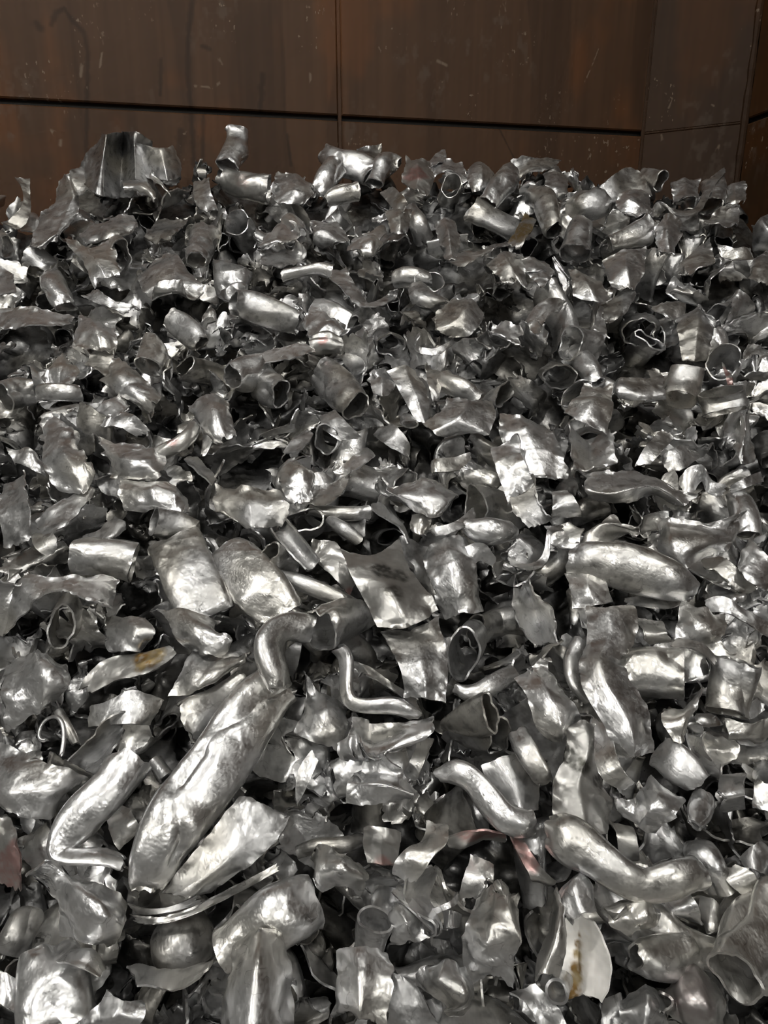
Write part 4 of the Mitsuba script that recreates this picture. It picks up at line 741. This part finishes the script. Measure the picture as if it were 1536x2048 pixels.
S('tightly folded crumpled bundle right of the diamond plate', '945,1788,2 928,1850,4 923,1900,3 955,1966,1|982,1757,5 986,1830,9 976,1890,9 986,1956,4|1034,1767,4 1044,1840,7 1034,1900,6 1022,1975,2', 1, 'the folded bundle', kind='c', amp=15, crease=2.0, L=6)
S('plain plate above the folded bundle', '940,1708,1 925,1760,2 918,1790,0|988,1733,3 988,1762,5 960,1800,1', 1, L=4)
T('dark slim rod left of the pink rimmed leaf', '586,1707,20,0 640,1693,27,2 690,1690,27,2 727,1678,24,0', 3, L=4)
S('small bent clip above the left of the folded bundle', '863,1815,2 895,1805,5 924,1783,3|870,1826,2 900,1818,5 920,1802,3', 1, kind='b', L=5)
S('small squarish lump below the small bent clip', '880,1820,2 884,1858,3|902,1818,5 902,1860,6|928,1830,2 918,1854,3', 1, kind='c', amp=6, L=4)
T('long wavy tube with a torn notched mouth at lower right', '1080,1652,52,3 1128,1674,88,5 1190,1710,78,6 1250,1756,60,6,.5 1292,1770,55,5,.45 1350,1756,64,5,.5 1400,1745,42,2,.5', 1, 'the long wavy tube', L=9, flat=.6, tears=(.12, .04))
S('white lined pouch with a brown streak', '1117,1838,0 1124,1920,-2 1134,2004,0|1160,1828,0 1160,1920,-3 1166,1994,0|1187,1843,3 1219,1940,4 1192,2000,3', 'metal_white', 'the white lined pouch', L=8, amp=2, tears=(.03, .05), side=.02, stain=[(1161, 1870, 7, .7, RUST), (1159, 1890, 6.5, .9, RUST), (1157, 1912, 6, 1.1, OCHRE), (1154, 1935, 6, 1.3, RUST), (1150, 1958, 6.5, 1.4, OCHRE), (1147, 1980, 7, 1.5, RUST), (1144, 2000, 8, 1.5, RUST)])
S('crumpled cap over the top of the white lined pouch', '1120,1788,3 1124,1832,5 1150,1842,5|1167,1732,4 1152,1780,7 1166,1834,7|1183,1748,3 1190,1790,5 1182,1824,5', 1, L=9, amp=5)
S('folded flap along the left side of the white lined pouch', '1120,1793,4 1090,1870,4 1058,1963,4|1126,1808,7 1111,1880,9 1086,1954,7|1117,1830,4 1133,1900,7 1112,1960,5', 0, L=9, amp=3)
T('small heart shaped curl at the foot of the white lined pouch', '1125,1962,38,-1,1.1 1114,1984,42,5,1.1', 1, L=8, crush=.1)
T('long smooth tube running to the lower right under the wavy tube', '1180,1762,70,0 1270,1828,98,3 1352,1880,78,3 1445,1918,48,1', 1, 'the long smooth tube', L=4, flat=.65)
S('crumpled bright skin torn open on the long smooth tube', '1203,1790,4 1213,1852,6 1265,1875,5|1272,1788,6 1292,1830,9 1272,1864,7|1329,1820,4 1312,1852,5 1282,1859,5', 0, amp=7, L=6)
T('curled cup with a ring shaped left end at lower right', '1390,1898,58,2 1325,1914,78,4 1262,1908,44,6', 1, 'the ring ended cup', L=6)
T('wide tube with a square dark mouth at the right edge', '1550,1785,92,0 1512,1850,104,2 1482,1915,96,5 1466,1958,84,8', 1, 'the square mouth tube', L=7, crush=.1, sq=2.8)
S('bright flat plate below the square mouth tube', '1483,1972,4 1550,1926,5|1500,1990,3 1550,1996,3', 0, L=6)
S('rounded lump at the bottom edge right of the white lined pouch', '1248,2010,1 1244,2032,4 1248,2065,2|1290,1962,4 1296,2010,8 1290,2065,7|1328,2000,2 1342,2032,3 1342,2065,2', 1, L=5)
S('mauve tinted lump at the bottom edge below the ring ended cup', '1328,1978,2 1334,2022,4 1350,2065,2|1375,1922,3 1402,1980,8 1402,2065,6|1403,1922,2 1454,1990,4 1468,2065,2', 1, 'the mauve lump', kind='c', amp=7, L=5, stain=[(1372, 1955, 9, 6, MAUVE), (1390, 2000, 11, 4, MAUVE)])
S('bright cracked shard below the right end of the long wavy tube', '1318,1790,2 1340,1822,4 1387,1854,1|1372,1778,4 1397,1810,6 1402,1854,3', 0, kind='h', L=5)
S('wavy grey sheet right of the bright cracked shard', '1395,1788,1 1430,1800,3 1432,1832,2|1400,1854,2 1420,1864,4 1453,1852,1', 1)
T('short upright tube right of the five cornered plate', '1383,1683,38,0 1410,1722,62,3 1444,1786,38,1', 1, L=4)
S('plain pale plate left of the right edge at lower right', '1444,1740,2 1450,1762,3 1490,1794,2|1470,1728,3 1512,1750,4 1512,1788,2', 1, L=5, amp=1)
S('bright wrinkled flap at the right edge above the plain pale plate', '1478,1722,2 1500,1694,4 1545,1688,2|1490,1734,3 1510,1742,5 1545,1754,2', 0, L=5)
T('small folded loop below the S ended tube', '1412,1586,38,1 1397,1625,44,3 1384,1650,24,5', 0, L=6, flat=.5)
S('lumpy round scrap right of the S ended tube', '1445,1553,2 1434,1600,5 1460,1624,2|1492,1538,4 1492,1590,8 1492,1619,3', 1, kind='c', amp=6, L=5)
S('pale bent scrap at the right edge beside the lumpy round scrap', '1508,1558,2 1504,1614,3|1550,1568,4 1545,1629,3', 0, kind='c', amp=5)
S('dull plate hidden under the left of the five cornered plate', '1223,1640,0 1235,1690,1 1240,1734,0|1267,1658,1 1278,1690,2 1278,1724,0', 2, L=4)
S('dull plate at the bottom edge left of the white lined pouch', '1018,1990,1 1060,2022,4 1080,2065,3|1072,1967,3 1113,2010,5 1144,2065,3', 1, L=4)
S('small upright shard between the pouch and the rounded lump', '1194,1998,1 1208,2065,3|1243,1982,3 1258,2065,2', 1, kind='h', L=4)

# pieces that are torn out of one and the same sheet: parts of one thing
def join(root, own, *others):
    find = {v['label']: k for k, v in labels.items()}
    k = find[root]
    scene[f'{k}__{own}'] = scene.pop(k)
    for lab, part in others:
        q = find[lab]
        scene[f'{k}__{part}'] = scene.pop(q)
        labels.pop(q)
        for i, h in enumerate(HEROES):
            if h[3] == q:
                HEROES[i] = (h[0], h[1], None, q)
join('large saddle shaped sheet, its left wing draped downward', 'left_wing', ('wide bright plate right of the draped saddle sheet', 'right_wing'), ('dark hollow sheet between the saddle sheet and the wide bright plate', 'hollow'))
join('silvery plate bent square with a folded right end', 'bent_plate', ('pointed tail strip hanging under the square bent plate', 'tail'))
join('smooth tan plate standing upright and curving at its foot', 'upright_wing', ('broad domed plate right of the smooth tan plate', 'domed_wing'))
join('shiny plate with rolled shoulder at right, upper half of the holed pair', 'upper_half', ('shiny dished plate with a square corner below the shouldered plate', 'lower_half'))
join('curtain like strip folded in an S right of the arched split tube', 'folded_strip', ('narrow tongue pointing right from the curtain like strip', 'tongue'))
join('broad plate with dark marks below the dimpled plate', 'flat_plate', ('glossy rounded lobe curling over the dark marked plate', 'rolled_lobe'))
join('band with a pink front edge right of the crinkled bright strip', 'band', ('pink smeared flank below the right end of the pink edged band', 'flank'))
join('white lined pouch with a brown streak', 'lining', ('crumpled cap over the top of the white lined pouch', 'cap'), ('folded flap along the left side of the white lined pouch', 'side_flap'), ('small heart shaped curl at the foot of the white lined pouch', 'curl'))
join('long smooth tube running to the lower right under the wavy tube', 'tube_wall', ('crumpled bright skin torn open on the long smooth tube', 'torn_skin'))
join('ear shaped sheet with a rolled rim in the lower middle', 'shell', ('narrow bar along the foot of the ear shaped sheet', 'foot_bar'))
join('open scoop with a bright spine left of the tile like plate', 'scoop', ('dark edged blade at the foot of the bright spined scoop', 'blade'))
join('thin rod with a wire loop left of the rimmed shell', 'rod', ('fine wire loop left of the rimmed shell', 'wire_loop'))
join('long curled strip ending in a raised hook at the right crest', 'hooked_strip', ('boat shaped curved plate under the hooked strip', 'boat_end'))
k = [q for q, v in labels.items() if v['label'].startswith('large flattened split plate')][0]
scene[k + '__upper_end'] = scene.pop(k)
k = [q for q, v in labels.items() if v['label'].startswith('dark crumpled roll')][0]
scene[k + '__outer_wrap'] = scene.pop(k)
for q, v in {'smooth tan plate standing upright and curving at its foot': 'smooth tan plate standing upright and sweeping into a broad dome', 'shiny plate with rolled shoulder at right, upper half of the holed pair': 'shiny plate with a torn hole between rolled shoulder and dished lower half',
             'large saddle shaped sheet, its left wing draped downward': 'large saddle shaped sheet with draped left wing, bright right wing and dark hollow',
             'long curled strip ending in a raised hook at the right crest': 'long curled strip ending in a raised hook at the right crest'}.items():
    for L_ in labels.values():
        if L_['label'] == q:
            L_['label'] = v
N_SMALL, N_STUFF = 520, 800

# ------------------------------------------------------------------ smaller pieces: a library of battered shapes, each copy its own entry
rng = np.random.default_rng(7)
def random_piece(k, rg, fine=0.0068):
    seed = 9000 + 61 * k
    kind = ['s', 't', 'h', 's', 'b', 'c', 'h', 'f', 's', 't'][k % 10]
    if kind in 'sfc':
        lu, lv = rg.uniform(0.12, 0.21), rg.uniform(0.09, 0.15)
        bend = rg.uniform(-1.6, 1.6)
    elif kind == 'b':
        lu, lv = rg.uniform(0.17, 0.28), rg.uniform(0.025, 0.05)
        bend = rg.uniform(-1.8, 1.8)
    elif kind == 'h':
        lu, lv = rg.uniform(0.09, 0.17), rg.uniform(0.10, 0.17)
        bend = rg.uniform(2.6, 4.6)
    if kind == 't':
        ln, r = rg.uniform(0.10, 0.22), rg.uniform(0.022, 0.042)
        s = np.linspace(0, 1, 90)
        C = np.stack([ln * (s - 0.5), rg.uniform(-0.03, 0.03) * np.sin(s * 3.1), rg.uniform(-0.04, 0.04) * np.sin(s * 4.0)], 1)
        fl = rg.uniform(0.25, 0.8) + rg.uniform(-0.25, 0.25) * (s - 0.5) * 2
        G, full = tube_grid(C, r * (1 + 0.25 * (1 - fl)), np.clip(fl, 0.12, 1), np.array([0, 0, 1.0]), dv=60)
        P = tear(G, int(ln / fine), int(2 * math.pi * r / fine), seed, (0.12, 0.12), 0, True)
        P = crumple(P, True, r * 0.20, 16.0, seed, 0.9)
        return kind, P, True, 0.003
    q, w = np.linspace(-0.5, 0.5, 80), np.linspace(-0.5, 0.5, 80)
    ang = bend * w
    bend = bend if abs(bend) > 0.1 else 0.1
    ang = bend * w
    rad = lv / bend
    taper = 1 + rg.uniform(-0.4, 0.4) * q * 2
    G = np.stack([np.broadcast_to((q * lu)[:, None], (80, 80)), taper[:, None] * (rad * np.sin(ang))[None], taper[:, None] * (rad * (1 - np.cos(ang)))[None]], -1)
    P = tear(G, max(10, int(lu / fine)), max(8, int(lv / fine)), seed, (0.25, 0.25), 0.2, False)
    P = lips(P, rg, {'s': 2, 'f': 1, 'c': 1, 'b': 0, 'h': 1}[kind], (0.005, 0.012))
    for _ in range({'s': 1, 'f': 2, 'c': 3, 'b': 2, 'h': 0}[kind]):
        P = fold(P, rg, rg.uniform(0.5, 1.9) * rg.choice([-1, 1]), rg.uniform(0.008, 0.02))
    P = crumple(P, False, {'c': 0.008}.get(kind, 0.004), 17.0, seed, 1.1)
    return kind, P, False, 0.0036
LIB = []
for k in range(60):
    kind, P, closed, th = random_piece(k, rng)
    P = P - P.reshape(-1, 3).mean(0)
    V, Fc = shell(P, closed, th)
    one = mikit.ply((V, Fc), 'metal_mid', smooth=True)
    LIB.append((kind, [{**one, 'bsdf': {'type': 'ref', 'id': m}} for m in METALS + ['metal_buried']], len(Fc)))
def turned(p, rg, s, lie=None):
    R = np.linalg.qr(rg.normal(size=(3, 3)))[0]
    R *= np.sign(np.linalg.det(R))
    if lie is not None:   # flat pieces tend to lie on the slope
        n = lie + 0.55 * rg.normal(size=3); n /= np.linalg.norm(n)
        x = R[:, 0] - n * (R[:, 0] @ n); x /= np.linalg.norm(x)
        R = np.stack([x, np.cross(n, x), n], 1)
    M = np.eye(4); M[:3, :3] = R * s; M[:3, 3] = p
    return T4(M)
LOOKS = {'s': ['torn', 'flat torn', 'jagged', 'buckled'], 't': ['crushed', 'stubby', 'dented', 'flattened'], 'b': ['narrow bent', 'twisted', 'kinked', 'thin curved'], 'f': ['folded', 'sharply creased', 'doubled over'],
         'c': ['crumpled', 'tightly crumpled', 'wrinkled'], 'h': ['curled', 'rolled', 'cupped']}
TONES = ['bright', 'silvery', 'dull grey', 'dark grey']
NOUN = {'t': 'tube', 's': 'sheet', 'b': 'strip', 'f': 'plate', 'c': 'scrap', 'h': 'shard'}
HX = np.array([(h[0], h[1]) for h in HEROES if h[2]]) if any(h[2] for h in HEROES) else np.zeros((0, 2))
HS = [h[2] for h in HEROES if h[2]]
USED = set()
def where(px, py):
    """words for a spot of the heap: beside which of the large pieces it lies"""
    if len(HX) == 0:
        return [('in', 'the heap')]
    d = np.hypot(*(HX - [px, py]).T)
    out = []
    for i in np.argsort(d)[:4]:
        dx, dy = px - HX[i][0], py - HX[i][1]
        w = ('right of' if dx > 0 else 'left of') if abs(dx) > abs(dy) else ('below' if dy > 0 else 'above')
        out.append((w, HS[i]))
    return out
def small_label(kind, m, px, py):
    for w, what in where(px, py):
        for lk in LOOKS[kind]:
            t = f'small {TONES[m]} {lk} {NOUN[kind]} wedged {w} {what}'
            if t not in USED:
                USED.add(t)
                return t
    return t
def crest(px):
    return (np.interp(px, [0, 60, 120, 190, 330, 420, 600, 700, 1000, 1150, 1230, 1480, 1540], [410, 440, 385, 335, 340, 345, 365, 345, 345, 365, 385, 395, 500])) + 8
def inside(p, gap):
    return all((p - o) @ y < -gap for o, y in ((B0, yb), (C0, yc), (R0, yr)))
def scatter(n, zlo, zhi, smin, smax, stuff=False, ylo=330, yhi=2330, beyond=False):
    """pieces over the slope, evenly per area of heap"""
    made, cells, tries = 0, {}, 0
    while made < n and tries < 60000:
        tries += 1
        py = rng.uniform(ylo, yhi)
        px = rng.uniform(-60, 1596)
        if beyond:
            px = rng.uniform(-520, -60) if rng.uniform() < 0.5 else rng.uniform(1596, 2060)
        t = float(slope_depth(np.array(px), np.array(py)))
        if rng.uniform() > (t / 3.5) ** 2 * 1.0 + 0.12:
            continue
        if py < 470 and (px > 1480 or py < crest(px)):
            continue
        g = (int(px * t / 150), int(py * t / 110))
        if not stuff and cells.get(g, 0) >= 4:
            continue
        cells[g] = cells.get(g, 0) + 1
        k = int(rng.integers(len(LIB)))
        kind, plies, nf = LIB[k]
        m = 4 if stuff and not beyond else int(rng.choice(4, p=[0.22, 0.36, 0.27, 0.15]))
        p = at(px, py, rng.uniform(zlo, zhi))
        if not inside(p, 0.07) or p[2] < 0.04:
            continue
        to = turned(p, rng, rng.uniform(smin, smax), np.array([0, -0.6, 0.8]) if kind in 'sfh' else None)
        made += 1
        yield kind, {**plies[m], 'to_world': to}, m, px, py
for kind, d, m, px, py in scatter(N_SMALL, -0.115, -0.03, 1.0, 1.6, yhi=2085):
    name, cat = NAMES[kind]
    key = key_for(name)
    scene[key] = d
    labels[key] = {'label': small_label(kind, m, px, py), 'category': cat, 'group': 'small pieces of the scrap heap'}
# scrap under them toned dark for shade, over an added core sheet
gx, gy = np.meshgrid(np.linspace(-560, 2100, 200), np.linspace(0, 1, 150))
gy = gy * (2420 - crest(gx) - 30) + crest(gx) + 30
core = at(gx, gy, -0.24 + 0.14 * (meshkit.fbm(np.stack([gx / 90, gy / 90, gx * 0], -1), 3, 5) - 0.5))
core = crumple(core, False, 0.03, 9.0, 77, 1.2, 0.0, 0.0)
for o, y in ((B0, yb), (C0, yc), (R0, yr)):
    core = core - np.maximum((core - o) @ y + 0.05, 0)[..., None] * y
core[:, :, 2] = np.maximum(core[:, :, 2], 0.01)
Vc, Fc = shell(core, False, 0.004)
scene['buried_scrap_and_core__001'] = mikit.ply((Vc, Fc), 'metal_buried', smooth=True)  # added base sheet that blocks light and view through the heap, no scrap piece
k = 1
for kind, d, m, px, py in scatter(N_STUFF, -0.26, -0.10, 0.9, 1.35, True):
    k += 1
    scene[f'buried_scrap_and_core__{k:03d}'] = d
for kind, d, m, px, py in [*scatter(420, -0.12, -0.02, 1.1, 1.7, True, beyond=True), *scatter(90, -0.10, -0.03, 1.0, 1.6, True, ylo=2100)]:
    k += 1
    scene[f'buried_scrap_and_core__{k:03d}'] = d
labels['buried_scrap_and_core'] = {'label': 'tangle of buried aluminium scrap toned dark for shade, over an added core sheet', 'category': 'scrap', 'kind': 'stuff'}
